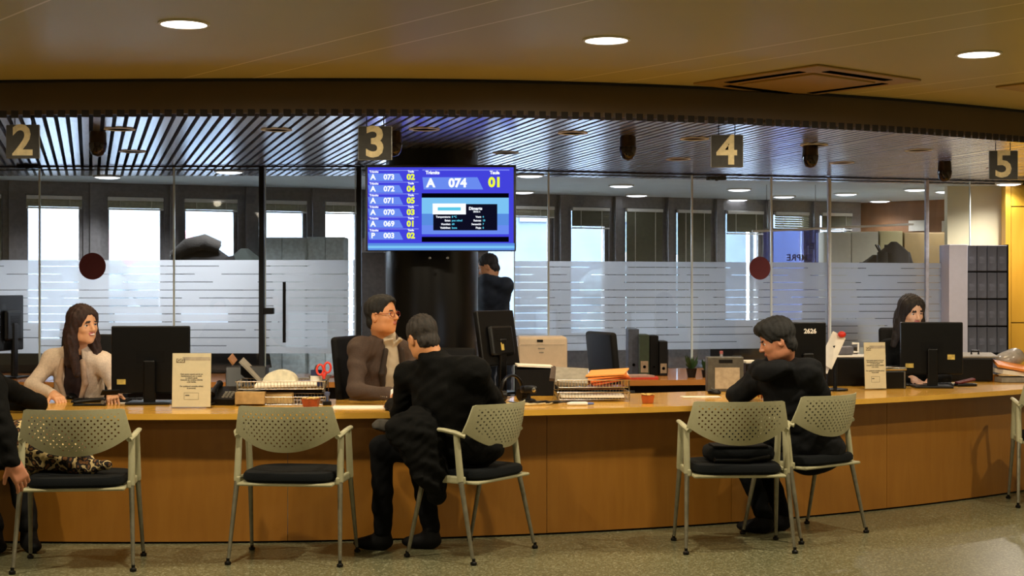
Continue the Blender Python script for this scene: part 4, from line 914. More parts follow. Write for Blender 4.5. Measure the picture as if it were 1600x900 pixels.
# ------------------------------------------------------------------ office things behind the glass
def cabinet(pa, pb, Y, top_py, m_, lab, doors=2, h=None):
    x0, x1 = (pa-800)/FPX*Y, (pb-800)/FPX*Y; z = EYE+(450-top_py)/FPX*Y; w_ = x1-x0-.006
    t = thing('storage_cabinet', lab, 'cabinet', ((x0+x1)/2, Y+.2, 0), 0, 'office cabinets'); MB().box((0, 0, z/2), (w_, .38, z), r=.004).build('body', m_, t)
    for i in range(doors):
        d = MB().box((-w_/2+w_*(i+.5)/doors, -.198, z/2+.02), (w_/doors-.008, .016, z-.06), r=.003).build('door', m_, t)
        MB().box((-w_/2+w_*(i+.5)/doors+(w_/doors*.35 if i == 0 else -w_/doors*.35), -.212, 1.1), (.012, .014, .12), r=.003).build('handle', M_steel, d)
M_c1, M_c2, M_c3, M_c4 = mat('cab_pale', 'c8c4b4', .6, var=.03), mat('cab_cream', 'b8ac80', .6, var=.03), mat('cab_tan', '9c8258', .6, var=.04), mat('cab_grey', 'ccd8d8', .6)
cabinet(1287, 1373, 15.2, 362, M_c1, 'pale cabinet left in the row before the brown wall', 2)
cabinet(1374, 1411, 15.2, 361, M_c2, 'cream cabinet behind the hanging black coat', 1)
cabinet(1412, 1480, 15.2, 363, M_c3, 'tan cabinet right in the row before the brown wall', 2)
cabinet(404, 478, 14.0, 371, M_c4, 'grey cabinet seen through the glass door, left one', 2); cabinet(479, 538, 14.1, 370, mat('cab_pale_grey', 'dce6e6', .6), 'pale cabinet seen through the glass door, right one', 2)
cabinet(562, 603, 13.2, 395, mat('cab_dark', '4c4846', .6), 'dark grey cabinet between the glass door and the column', 1)
loose(((583-800)/FPX*13.3, 13.4, 1.42+55/FPX*13.3+.065), (.2, .3, .13), (0, 0, 0), mat('box_grey_pale', '8c8884', .7), 'storage_box', 'grey box on the dark cabinet left of the column', 'box', .004)
# printed notes on the brown wall, seen through the glass
for px, py, w_, h_ in ((1432, 353, .2, .12), (1476, 354, .08, .12)):
    Y = 17.15-(((px-800)/FPX*16.6)-4.0)*.82; o = MB().box((0, 0, 0), (w_, .004, h_)).build('wall_notice', M_paper); o.location = ((px-800)/FPX*(Y-.04), Y-.06, EYE-(py-450)/FPX*Y); o.rotation_euler = (0, 0, -.686); tag(o, ('wide', 'narrow')[px > 1450]+' white sheet fixed to the brown office wall', 'notice')
# coat racks with coats
def coat(loc, rz, s, m_, lab, hood=None):
    t = thing('coat', lab, 'coat', loc, rz)
    sl = [(0, .03, .03), (-.06, .10, .09), (-.14, .21, .13), (-.35, .20, .14), (-.7, .22, .15), (-1.0, .25, .16)]; n = 24; m = MB()
    for z, a, b in sl:
        for k in range(n):
            th = 2*PI*k/n; f = 1+.10*math.sin(5*th+z*4); m.v.append((s*a*math.cos(th)*f, s*b*math.sin(th)*f, s*z))
    for i in range(len(sl)-1):
        for k in range(n): m.f.append((i*n+k, i*n+(k+1) % n, (i+1)*n+(k+1) % n, (i+1)*n+k)); m.m.append(0)
    m.f += [tuple(range(n)), tuple(range(5*n, 6*n))]; m.m += [0, 0]; m.build('body', m_, t, smooth=True)
    for q in (-1, 1): MB().tube([(q*.17*s, 0, -.14*s), (q*.24*s, -.03, -.4*s), (q*.22*s, -.05, -.72*s)], [.07*s, .065*s, .05*s], n=12).build('sleeve', m_, t, smooth=True)
    if hood: MB().tube([(-.2*s, -.06, -.13*s), (-.1*s, -.12, -.05*s), (.02, -.13, -.02*s), (.12*s, -.1, -.06*s)], [.05*s, .06*s, .06*s, .05*s], n=12).build('fur_collar', hood, t, smooth=True)
def rack(x, y, lab, h_=1.85):
    t = thing('coat_rack', lab, 'coat rack', (x, y, 0)); MB().cyl((0, 0, 0), (0, 0, h_), .02).build('pole', M_post, t); MB().lathe([(.2, 0), (.2, .02), (.03, .04)], n=28).build('base', M_post, t, smooth=True)
    for i in range(4):
        a = i*PI/2+.4; MB().tube([(0, 0, h_-.12), (.09*math.cos(a), .09*math.sin(a), h_-.06), (.13*math.cos(a), .13*math.sin(a), h_)], .008).build('hook', M_post, t, smooth=True)
M_c_dark = mat('coat_dark', '181514', .9); M_fur = mat('fur_trim', '2e2a26', .95, var=.4, scale=120, bump=.5)
X, Y = (322-800)/FPX*12.95, 12.95; rack(X, Y, 'coat rack behind the glass left of the glass door', 1.80); coat((X+.0, Y-.16, 1.84), .2, 1.15, M_c_dark, 'dark coat with grey fur collar on the left coat rack', M_fur)
coat((X+.32, Y+.10, 1.77), -.4, 1.05, mat('coat_grey_green', '262c28', .9), 'grey green coat at the right of the left coat rack')
X, Y = (1385-800)/FPX*14.3, 14.3; rack(X, Y, 'coat rack before the pale cabinets', 1.84); coat((X+.03, Y-.16, 1.865), .5, .8, M_c_dark, 'black coat on the right coat rack'); coat((X-.14, Y-.1, 1.74), -.2, .6, mat('coat_black2', '201c1a', .9), 'smaller dark jacket at the left of the right coat rack')
# sign reflection in the glass, built as a blue sheet; rod and cords added
Y = 14.1; x0, x1 = (1193-800)/FPX*Y, (1279-800)/FPX*Y
t = thing('banner_reflection', 'blue sign reflection with mirrored lettering, as a translucent sheet behind the right glass', 'reflection', ((x0+x1)/2, Y, EYE), 0)
mb_ = bpy.data.materials.new('blue_reflection'); mb_.use_nodes = True; nt = mb_.node_tree; nt.nodes.clear(); ou = nt.nodes.new('ShaderNodeOutputMaterial'); tr = nt.nodes.new('ShaderNodeBsdfTransparent'); tr.inputs[0].default_value = (.6, .65, .92, 1); tl = nt.nodes.new('ShaderNodeBsdfDiffuse'); tl.inputs[0].default_value = (.12, .15, .5, 1); mx = nt.nodes.new('ShaderNodeMixShader'); mx.inputs[0].default_value = .35
nt.links.new(tr.outputs[0], mx.inputs[1]); nt.links.new(tl.outputs[0], mx.inputs[2]); nt.links.new(mx.outputs[0], ou.inputs[0])
zt = (450-358)/FPX*Y; MB().box((0, 0, zt-.5), (x1-x0, .004, 1.0)).build('sheet', mb_, t); MB().tube([(-(x1-x0)/2, 0, zt), ((x1-x0)/2, 0, zt)], .008, n=8).build('top_rod', M_steel, t)
fl = Matrix.Diagonal((-1, 1, 1, 1)); M_bl_ = mat('reflected_ink', '1c2470', .6)
merge_text([('EN', .085, T((.17, -.006, (450-385)/FPX*Y)) @ FACE @ fl, .002, 'CENTER'), ('EMPRE', .085, T((.08, -.006, (450-403)/FPX*Y)) @ FACE @ fl, .002, 'CENTER')], M_bl_, t, 'mirrored_lettering')
s = MB()
for x in (-(x1-x0)/2+.03, (x1-x0)/2-.03): s.tube([(x, 0, zt), (x, 0, SZ-EYE)], .0025, n=5)
s.build('hanging_cord', M_steel, t)
# dark purple board behind the glass
Y = 13.6; t = thing('notice_board', 'dark purple board standing behind the frosted glass at right', 'board', ((1271-800)/FPX*Y, Y, 0)); MB().box((0, 0, EYE-.28), (.21, .03, .26), r=.003).build('board', mat('purple_board', '1c1026', .6), t)
MB().cyl((0, 0, 0), (0, 0, EYE-.4), .015).build('pole', M_post, t); MB().lathe([(.14, 0), (.14, .015), (.02, .03)], n=24).build('foot', M_post, t)
# white side panel and shelf of dark archive boxes at right
Y = 13.15; x0, x1, x2 = (1483-800)/FPX*Y, (1512-800)/FPX*Y, (1575-800)/FPX*Y; zt = EYE+(450-382)/FPX*Y
t = thing('shelf_unit', 'tall shelf with a white side panel at the right end of the glass', 'shelf', (0, 0, 0))
MB().box(((x0+x1)/2, Y+.15, zt/2), (x1-x0, .3, zt), r=.003).build('side_panel', mat('panel_cool_white', 'c8cad8', .5, var=.02), t)
rows_z = [zt-.004-i*.244 for i in range(8)]
for z in rows_z: MB().box(((x1+x2)/2, Y+.17, z-.239), (x2-x1, .28, .008)).build('shelf_board', M_blackmat, t)
MB().box(((x1+x2)/2, Y+.305, zt/2), (x2-x1, .012, zt-.01)).build('back_panel', M_blackmat, t); MB().box((x2+.004, Y+.16, zt/2), (.008, .3, zt)).build('side_panel', M_blackmat, t)
bx_ = None; cw = (x2-x1)/4
for r_, z in enumerate(rows_z[:6]):
    for c_ in range(4):
        loc = (x1+cw*(c_+.5), Y+.155, z-.233)
        nm = ('topmost', 'second', 'third', 'fourth', 'fifth', 'sixth')[r_]+' row'; lb = 'dark grey archive box, %s of the shelf at right, %s from the left' % (nm, ('first', 'second', 'third', 'last')[c_])
        if bx_ is None:
            bx_ = thing('archive_box', lb, 'box', loc, 0, 'archive boxes on the shelf at right'); MB().box((0, 0, .115), (cw-.005, .27, .230), r=.004).build('box', mat('archive_grey', '565a66', .6, var=.25, scale=6), bx_)
            MB().box((0, -.1365, .10), (cw*.55, .002, .06)).build('spine_label', mat('archive_label', '666a78', .7), bx_)
        else: dup(bx_, loc, 0, lb)
# things on and by the visitor chairs
def blob_cloth(outline_fn, name, m_, lab, cat): pass
def bag_on(ch, lab):
    c = ch.location; t = thing('shoulder_bag', lab, 'bag', (c.x, c.y, .476), ch.rotation_euler.z)
    b = MB(); b.box((.03, 0, .045), (.36, .26, .085), r=.035, seg=4); b.v = [(x, y, z+.006*math.sin(18*x+9*y)) for x, y, z in b.v]; b.build('body', M_fabric, t, smooth=True)
    MB().box((.02, -.05, .088), (.30, .16, .014), r=.006).build('flap', M_blackmat, t, smooth=True); MB().tube([(.19, -.05, .06), (.17, -.14, .03), (.05, -.16, .012), (-.12, -.14, .01), (-.14, -.03, .05)], .008, flat=2).build('strap', M_black, t, smooth=True); MB().box((.19, -.10, .03), (.02, .012, .012), r=.003).build('buckle', M_chrome, t)
bag_on(CH[3], 'black shoulder bag on the seat of the empty chair at right')

# dark desks and monitors added to block light on the lower frosted band
def shading_desk(x0, x1, y, lab):
    t = thing('shading_desk', lab, 'desk', ((x0+x1)/2, y, 0), WA*.2, 'added desks in the office behind the glass'); w_ = x1-x0; m_ = mat('shading_desk_dark', '1c1a1c', .6)
    MB().box((0, 0, .73), (w_, .7, .03), r=.004).build('desk_top', m_, t); MB().box((0, .33, .36), (w_-.04, .02, .71)).build('modesty_panel', m_, t)
    for s in (-1, 1): MB().box((s*(w_/2-.02), 0, .357), (.03, .66, .714)).build('side_panel', m_, t)
    MB().box((0, -.34, .93), (w_, .03, .40), r=.004).build('desk_screen', m_, t)
shading_desk(-3.75, -2.1, 12.52, 'added dark office desk shading the frosted glass above the left monitor'); shading_desk(1.75, 3.1, 13.6, 'added dark office desk shading the frosted glass above the hooded man')
for x, y, l in ((-3.15, 12.42, 'left'), (-2.6, 12.46, 'right')): monitor((x, y, .745), PI+.1, .42, .32, .36, l+' dark monitor added on the shading desk behind frosted glass at left', (), bulge=False)
# ------------------------------------------------------------------ people: smooth implicit surfaces turned into meshes
class SDF:
    def __init__(s): s.p = []
    def cone(s, a, b, ra, rb=None, lab=0, k=.02, op=1): s.p.append(('c', np.array(a, float), np.array(b, float), ra, ra if rb is None else rb, lab, k, op)); return s
    def ell(s, c, r, R=None, lab=0, k=.02, op=1): s.p.append(('e', np.array(c, float), np.array(r, float), np.eye(3) if R is None else np.array(R, float), 0, lab, k, op)); return s
    def box(s, c, h, R=None, rad=.01, lab=0, k=.01, op=1): s.p.append(('b', np.array(c, float), np.array(h, float), np.eye(3) if R is None else np.array(R, float), rad, lab, k, op)); return s
    def build(s, name, mats, parent, res=.005, disp=None, origin=(0,0,0)):
        los, his = [], []
        for q in s.p:
            if q[0] == 'c': lo = np.minimum(q[1]-q[3], q[2]-q[4]); hi = np.maximum(q[1]+q[3], q[2]+q[4])
            else: m = q[2].max()+(q[4] if q[0] == 'b' else 0); m *= 1.8 if q[0] == 'b' else 1; lo = q[1]-m; hi = q[1]+m
            los.append(lo-q[6]-.006); his.append(hi+q[6]+.006)
        pos = [i for i, q in enumerate(s.p) if q[7] == 1]
        lo = np.min([los[i] for i in pos], 0)-res*2; hi = np.max([his[i] for i in pos], 0)+res*2
        n = np.ceil((hi-lo)/res).astype(int)+1
        D = np.full(n, .05, np.float32); L = np.zeros(n, np.int8)
        ax = [lo[i]+res*np.arange(n[i]) for i in range(3)]
        for q, l, h in zip(s.p, los, his):
            i0 = np.clip(np.floor((l-lo)/res).astype(int), 0, n-1); i1 = np.clip(np.ceil((h-lo)/res).astype(int)+1, 1, n)
            if (i1 <= i0).any(): continue
            X, Y, Z = np.meshgrid(*[ax[i][i0[i]:i1[i]].astype(np.float32) for i in range(3)], indexing='ij')
            X = X-q[1][0]; Y = Y-q[1][1]; Z = Z-q[1][2]
            if q[0] == 'c':
                ab = q[2]-q[1]; l2 = max(1e-9, ab@ab); t = np.clip((X*ab[0]+Y*ab[1]+Z*ab[2])/l2, 0, 1)
                d = np.sqrt((X-ab[0]*t)**2+(Y-ab[1]*t)**2+(Z-ab[2]*t)**2)-(q[3]+(q[4]-q[3])*t)
            else:
                R = q[3]; x = X*R[0, 0]+Y*R[1, 0]+Z*R[2, 0]; y = X*R[0, 1]+Y*R[1, 1]+Z*R[2, 1]; z = X*R[0, 2]+Y*R[1, 2]+Z*R[2, 2]
                if q[0] == 'e':
                    r = q[2]; k0 = np.sqrt((x/r[0])**2+(y/r[1])**2+(z/r[2])**2); k1 = np.sqrt((x/r[0]**2)**2+(y/r[1]**2)**2+(z/r[2]**2)**2)+1e-6; d = k0*(k0-1)/k1
                else:
                    hx = q[2]; a = np.maximum(np.abs(x)-hx[0]+q[4], 0); b = np.maximum(np.abs(y)-hx[1]+q[4], 0); c = np.maximum(np.abs(z)-hx[2]+q[4], 0); d = np.sqrt(a*a+b*b+c*c)-q[4]
            sl = tuple(slice(i0[i], i1[i]) for i in range(3)); S_ = D[sl]; k = q[6]
            if q[7] == 1:
                h_ = np.maximum(k-np.abs(S_-d), 0)/k; new = np.minimum(S_, d)-h_*h_*k*.25; L[sl] = np.where(d < S_, q[5], L[sl])
            else:
                h_ = np.maximum(k-np.abs(S_+d), 0)/k; new = np.maximum(S_, -d)+h_*h_*k*.25
                if q[5]: L[sl] = np.where(-d > S_-.004, q[5], L[sl])
            D[sl] = new
        if disp is not None:
            X, Y, Z = np.meshgrid(*[a.astype(np.float32) for a in ax], indexing='ij', sparse=True); D = D+disp(X, Y, Z).astype(np.float32)
        ins = D < 0
        c = np.zeros(np.array(n)-1, np.int8)
        for i in (0, 1):
            for j in (0, 1):
                for k in (0, 1): c += ins[i:n[0]-1+i, j:n[1]-1+j, k:n[2]-1+k]
        cell = np.argwhere((c > 0) & (c < 8)); idx = np.full(c.shape, -1, np.int32); idx[tuple(cell.T)] = np.arange(len(cell))
        acc = np.zeros((len(cell), 3)); cnt = np.zeros(len(cell)); cor = [(i, j, k) for i in (0, 1) for j in (0, 1) for k in (0, 1)]
        val = {o: D[cell[:, 0]+o[0], cell[:, 1]+o[1], cell[:, 2]+o[2]] for o in cor}
        for a in cor:
            for ax_ in range(3):
                if a[ax_] == 0:
                    b = list(a); b[ax_] = 1; b = tuple(b); va, vb = val[a], val[b]; m = (va < 0) != (vb < 0)
                    t = np.where(m, va/(va-vb+1e-12), 0); p = np.array(a)[None, :]+t[:, None]*(np.array(b)-np.array(a))[None, :]
                    acc += p*m[:, None]; cnt += m
        V = lo+res*(cell+acc/np.maximum(cnt, 1)[:, None])
        labs = L[cell[:, 0], cell[:, 1], cell[:, 2]]
        F = []
        for a in range(3):
            s0 = [slice(None)]*3; s1 = [slice(None)]*3; s0[a] = slice(0, -1); s1[a] = slice(1, None)
            e = np.argwhere(ins[tuple(s0)] != ins[tuple(s1)]); b, c_ = (a+1) % 3, (a+2) % 3
            e = e[(e[:, b] > 0) & (e[:, c_] > 0) & (e[:, b] < n[b]-1) & (e[:, c_] < n[c_]-1)]
            def at(db, dc): q = e.copy(); q[:, b] += db; q[:, c_] += dc; return idx[tuple(q.T)]
            q = np.stack([at(-1, -1), at(0, -1), at(0, 0), at(-1, 0)], 1); fl = ~ins[tuple(e.T)]; q[fl] = q[fl][:, ::-1]; F.append(q)
        F = np.concatenate(F); F = F[(F >= 0).all(1)]
        V = V-np.array(origin)
        me = bpy.data.meshes.new(name); me.vertices.add(len(V)); me.vertices.foreach_set('co', V.astype(np.float32).ravel())
        me.loops.add(len(F)*4); me.loops.foreach_set('vertex_index', F.astype(np.int32).ravel()); me.polygons.add(len(F))
        me.polygons.foreach_set('loop_start', np.arange(0, len(F)*4, 4, dtype=np.int32)); me.polygons.foreach_set('loop_total', np.full(len(F), 4, np.int32))
        for m in mats: me.materials.append(m)
        me.polygons.foreach_set('material_index', np.clip(labs[F[:, 0]], 0, len(mats)-1).astype(np.int32)); me.polygons.foreach_set('use_smooth', np.ones(len(F), bool))
        me.update(calc_edges=True); me.validate(); o = bpy.data.objects.new(name, me); COL.objects.link(o)
        if parent is not None: o.parent = parent
        return o
def folds(a=.004, f=28, s=0):
    def fn(X, Y, Z): return .35*a*np.sin(f*4.1*(Z*.8-X*.5)+3*np.sin(f*(Y+X*.6)))*np.sin(f*1.3*(X+Y))+a*np.sin(f*(X*.7+Z*1.1)+2.2*np.sin(f*.45*(Y+s)+Z*9))*np.sin(f*.5*(Y*1.3-Z*.6)+1.7*np.sin(f*.4*X+s))+a*.4*np.sin(f*2.3*(Z+.3*X)+3*np.sin(f*.6*Y+s))
    return fn
def skin(name, c, lip): 
    m = mat(name, c, .5, var=.06, scale=25); m.node_tree.nodes['Principled BSDF'].inputs['Subsurface Weight'].default_value = .08
    m.node_tree.nodes['Principled BSDF'].inputs['Subsurface Radius'].default_value = (.01, .004, .002); return m, mat(name+'_lips', lip, .45, var=.05)
SK1 = skin('skin_light', 'd8a078', 'b4585a'); SK2 = skin('skin_tanned', 'c98a5c', 'a85c48'); SK3 = skin('skin_ruddy', 'b87a5a', '96503e'); SK4 = skin('skin_pale', 'd4a484', 'b0605c')
M_hair = {k: mat('hair_'+k, c, .75, var=.4, scale=70, bump=.25) for k, c in (('darkbrown', '160b07'), ('black', '080606'), ('greyingbrown', '221a13'), ('auburn', '2a130c'))}
M_brow = mat('eyebrow', '20140f', .8); M_eyew = mat('eye_white', 'd8d2cc', .2); M_iris = mat('iris_dark', '1c100a', .1); M_teeth = mat('teeth', 'e8e2d8', .3)
def rot(face, pitch=0, roll=0):
    a = math.atan2(-face[0], face[1]); return np.array((Matrix.Rotation(a, 3, 'Z') @ Matrix.Rotation(pitch, 3, 'X') @ Matrix.Rotation(roll, 3, 'Y')))
def head_prims(S, c, R, smile=0, fem=0):
    w = lambda *p: np.array(c)+R @ np.array(p); E = lambda p, r, lab=0, k=.012, op=1: S.ell(w(*p), r, R, lab, k, op)
    jw = .052 if fem else .062
    E((0, -.012, .034), (.075, .095, .083), k=.02); E((0, .020, -.030), (jw+.006, .068, .080), k=.03); E((0, .030, -.070), (jw-.008, .048, .040), k=.025)
    E((0, .064, -.092), (.020, .018, .016), k=.02)
    for s in (-1, 1):
        E((s*.036, .056, -.022), (.020, .022, .018), k=.02)                                       # cheekbone
        E((s*.044, .020, -.070), (.016, .030, .026), k=.02)                                       # jaw corner
        E((s*.074, -.010, -.008), (.009, .020, .031), k=.006); E((s*.080, -.004, -.004), (.006, .010, .016), k=.005, op=-1)   # ear
        E((s*.031, .087, .008), (.017, .014, .012), k=.010, op=-1)                                # socket
        E((s*.032, .083, .026), (.019, .007, .0042), lab=2, k=.005)                               # eyebrow
        E((s*.031, .0795, .0165), (.015, .006, .0035), k=.004); E((s*.031, .078, -.003), (.014, .005, .003), k=.004)   # lids
    S.cone(w(0, .080, .016), w(0, .104, -.018), .0075, .0105, k=.010); E((0, .098, -.022), (.014, .011, .008), k=.008)
    for s in (-1, 1): E((s*.012, .090, -.024), (.007, .009, .006), k=.006)
    E((0, .086, -.0455), (.021 if smile else .019, .0085, .0042), lab=1, k=.004); E((0, .086, -.0535), (.018, .009, .0052), lab=1, k=.004)
    if smile: E((0, .094, -.0495), (.016, .006, .0035), lab=3, k=.002)
def add_eyes(t, c, R):
    for s in (-1, 1):
        m = MB(); n = 16; m.mi = 0; r = .0118; pr = [(r*math.sin(a), r*math.cos(a)) for a in np.linspace(0.001, PI-.001, 12)]
        M = Matrix(np.vstack([np.hstack([R, (np.array(c)+R @ np.array((s*.031, .0675, .0075)))[:, None]]), [0, 0, 0, 1]]).tolist())
        vs = [(a*math.cos(2*PI*k/n), b, a*math.sin(2*PI*k/n)) for a, b in pr for k in range(n)]
        m.add(vs, [(i*n+k, i*n+(k+1) % n, (i+1)*n+(k+1) % n, (i+1)*n+k) for i in range(len(pr)-1) for k in range(n)], M)
        m.m = [1 if i//n < 2 else 0 for i in range(len(m.f))]; m.build('eye', [M_eyew, M_iris], t, smooth=True)
def hand_prims(S, w, d, n, s, curl=.35, sp=1.0, sc=1.0):
    w, d, n = [np.array(v, float) for v in (w, d, n)]; d = d/np.linalg.norm(d); n = n-d*(n@d); n = n/np.linalg.norm(n); t = np.cross(d, n)*s
    R = np.stack([t, d, n], 1); S.box(w+d*.052*sc, (.039*sc, .047*sc, .014*sc), R, .012*sc, k=.012); S.cone(w-d*.02, w+d*.03*sc, .026*sc, .024*sc, k=.02)
    for i, (o, ln) in enumerate(((.0295, .068), (.0100, .078), (-.0100, .072), (-.0290, .056))):
        p = w+d*.092*sc+t*o*sc; cu = curl*(1+.15*i); a = 0; dd = d+t*o*2.2*sp; dd = dd/np.linalg.norm(dd)
        for j, f in enumerate((.45, .30, .25)):
            a += cu; v = dd*math.cos(a)-n*math.sin(a); q = p+v*ln*f*sc; S.cone(p, q, (.0088, .0080, .0073)[j]*sc, (.0080, .0073, .0064)[j]*sc, k=.004); p = q
    p = w+d*.022*sc+t*.030*sc; v = d*.62+t*.62-n*.35; v = v/np.linalg.norm(v); q = p+v*.038*sc; S.cone(p, q, .0125*sc, .0100*sc, k=.010); v2 = v+d*.5-n*.25; v2 = v2/np.linalg.norm(v2); S.cone(q, q+v2*.030*sc, .0098*sc, .0080*sc, k=.005)
def person(lab, J, skinm, jacket, trousers=None, hairk='black', hair='short', shirt=None, smile=0, fem=0, res=.004, legs=True, shoes=True, jk=.012, hem=True, eyes=True, fold=.005, sleeve=1.0, girth=1.0, headless=False, hood=False, buttons=False, collar=False):
    org = Vector(J['hips']); org.z = 0
    t = thing('person', lab, 'person', org, 0); O = tuple(org)
    A = {k: np.array(v, float) for k, v in J.items() if k not in ('face', 'pitch', 'roll', 'hl', 'hr', 'toe')}
    SLn, SRn = A['sl'], A['sr']; mid = (SLn+SRn)/2; hp = A['hips']; up = mid-hp; H = np.linalg.norm(up); up = up/H
    xa = (SRn-SLn); xa = xa-up*(xa@up); W = np.linalg.norm(xa); xa = xa/W; fw = np.cross(up, xa); R = np.stack([xa, fw, up], 1)
    at = lambda x, y, z: hp+R @ np.array((x, y, z))
    S = SDF()
    Rh = rot(J['face'], J.get('pitch', 0), J.get('roll', 0)); hc = A['head']
    if not headless:
        head_prims(S, hc, Rh, smile, fem); nb = mid+up*.03-fw*.01
        S.cone(hc+Rh @ np.array((0, -.025, -.06)), nb, .050 if fem else .056, .058 if fem else .064, k=.03)
    S.cone(mid-up*.09, hp, .07, .085, k=.03); S.cone(SLn, SRn, .035, k=.03)
    for sd_, e, w_, hk in (('sl', 'el', 'wl', 'hl'), ('sr', 'er', 'wr', 'hr')):
        S.cone(A[sd_], A[e], .036, .032, k=.02); S.cone(A[e], A[w_], .034, .025, k=.02)
        if hk in J: d, n, cu = J[hk]; hand_prims(S, A[w_], d, n, -1 if hk == 'hl' else 1, cu, sc=.92 if fem else 1.0)
    S.build('body', [skinm[0], skinm[1], M_brow, M_teeth], t, res, None, O)
    if eyes and not headless: add_eyes(t, np.array(hc)-np.array(O), Rh)
    # clothing
    C = SDF(); sw = W/2; g = girth
    C.cone(SLn, SRn, .062*g, k=.04); C.ell(at(0, 0, H-.14), (sw*.95, .125*g, .20), R, k=.05); C.ell(at(0, 0, H*.45), (sw*.86, .115*g, .20), R, k=.05); C.ell(at(0, -.01, .08), (sw*.86, .12*g, .14), R, k=.05)
    if not headless:
        nk = mid+up*.035+(hc-mid)*.10-fw*.008
        for q in (SLn, SRn): C.cone(q+up*.0, nk, .055*g, .062, k=.05)
        C.cone(mid, nk+(hc-mid)*.12, .075, .064, k=.03)
        if collar: C.cone(nk, nk+(hc-mid)*.27-fw*.012, .072, .070, k=.015)
    for sd_, e, w_ in (('sl', 'el', 'wl'), ('sr', 'er', 'wr')):
        wr = A[w_]+(A[e]-A[w_])*.06; C.cone(A[sd_], A[e], .064*sleeve, .053*sleeve, k=.045); C.cone(A[e], wr, .053*sleeve, .040*sleeve, k=.015)
        C.ell(A[e], (.052*sleeve,)*3, None, k=.02)
    xh = np.array((xa[0], xa[1], 0)); xh /= np.linalg.norm(xh); R0 = np.stack([xh, np.cross((0, 0, 1), xh), (0, 0, 1)], 1)
    if hem: C.ell(hp+R0[:, 1]*.02+np.array((0, 0, .03)), (sw*.9+.02, .15*g, .12), R0, k=.06)
    if hood: nbk = mid+up*.095-fw*.11+xa*.03; C.ell(nbk, (.15, .09, .065), R, k=.03); C.ell(nbk+fw*.035+up*.035, (.085, .05, .05), R, k=.02, op=-1)
    if shirt is not None:                              # open front: the shirt shows in a V
        C.ell(at(0, .15*g, H+.03), (.066, .12, .17), R, k=.01, op=-1); C.ell(at(0, .17*g, H-.20), (.05 if not fem else .08, .09 if not fem else .10, .28), R, k=.01, op=-1)
        Q = SDF(); Q.cone(mid+up*.03+(hc-mid)*(.30 if not fem else .02), mid-up*.02, .066, .078, k=.03); Q.ell(at(0, .0, H-.12), (sw*.62, .122*g, .16), R, k=.04); Q.ell(at(0, .0, H*.45), (sw*.62, .112*g, .20), R, k=.04); Q.ell(at(0, .0, .08), (sw*.6, .12*g, .12), R, k=.04)
        if not fem:
            for s in (-1, 1): Q.box(mid+up*.055+(hc-mid)*.1+fw*.066+xa*s*.032, (.030, .006, .036), R @ np.array(Euler((-.5, s*.35, s*-.5)).to_matrix()), .004, k=.004)
        Q.build('shirt', [shirt], t, .005, folds(.0022, 34, 1), O)
    C.build('jacket', [jacket], t, .005, folds(fold, 26, sum(O)), O)
    if shirt is not None:                  # lapels
        Lp = SDF()
        for s in (-1, 1):
            a = at(s*.062, .085*g, H+.035); b = at(s*.085, .118*g, H-.10); c_ = at(s*.022, .128*g, H-.30); Lp.cone(a, b, .016, .020, k=.008); Lp.cone(b, c_, .020, .008, k=.008)
        Lp.build('lapels', [mat('lapel_brown', '2c2018', .8) if not fem else mat('lapel_cream', 'b89c84', .9)], t, .004, None, O)
    if buttons:
        b = MB()
        for i in range(4):
            p = A['wr']+(A['er']-A['wr'])*(.10+.05*i)+np.array((0, -.040, -.012)); p = p-np.array(O); b.ell(p, (.006, .004, .006), n=10)
        b.build('cuff_buttons', M_chrome, t)
    if trousers is not None:
        Tt = SDF(); Tt.ell(at(0, -.01, -.01), (.165, .125, .12), R, k=.04)
        for s, kn, an in ((-1, 'kl', 'al'), (1, 'kr', 'ar')):
            h0 = at(s*.09, .02, -.02); Tt.cone(h0, A[kn], .088, .066, k=.04); Tt.cone(A[kn], A[an]+np.array((0, 0, .03)), .066, .050, k=.03)
        Tt.build('trousers', [trousers], t, .006, folds(.005, 24, 3), O)
        for an, kn in (('al', 'kl'), ('ar', 'kr')):
            f = np.array((*J['toe'], 0)); f = f/np.linalg.norm(f); a = A[an]; sh = SDF(); z0 = np.array((a[0], a[1], .0))
            Rf = np.stack([np.cross(f, (0, 0, 1)), f, (0, 0, 1)], 1)
            sh.ell(z0+f*.085+np.array((0, 0, .035)), (.044, .080, .034), Rf, k=.03); sh.ell(z0+f*.02+np.array((0, 0, .045)), (.038, .075, .042), Rf, k=.03); sh.cone(z0+np.array((0, 0, .05)), z0+(a-z0)+np.array((0, 0, .05)), .042, .046, k=.03)
            sh.box(z0+f*.07+np.array((0, 0, -.03)), (.2, .2, .03), None, .001, k=.002, op=-1); sh.build('shoe', [M_blackmat], t, .005, None, O)
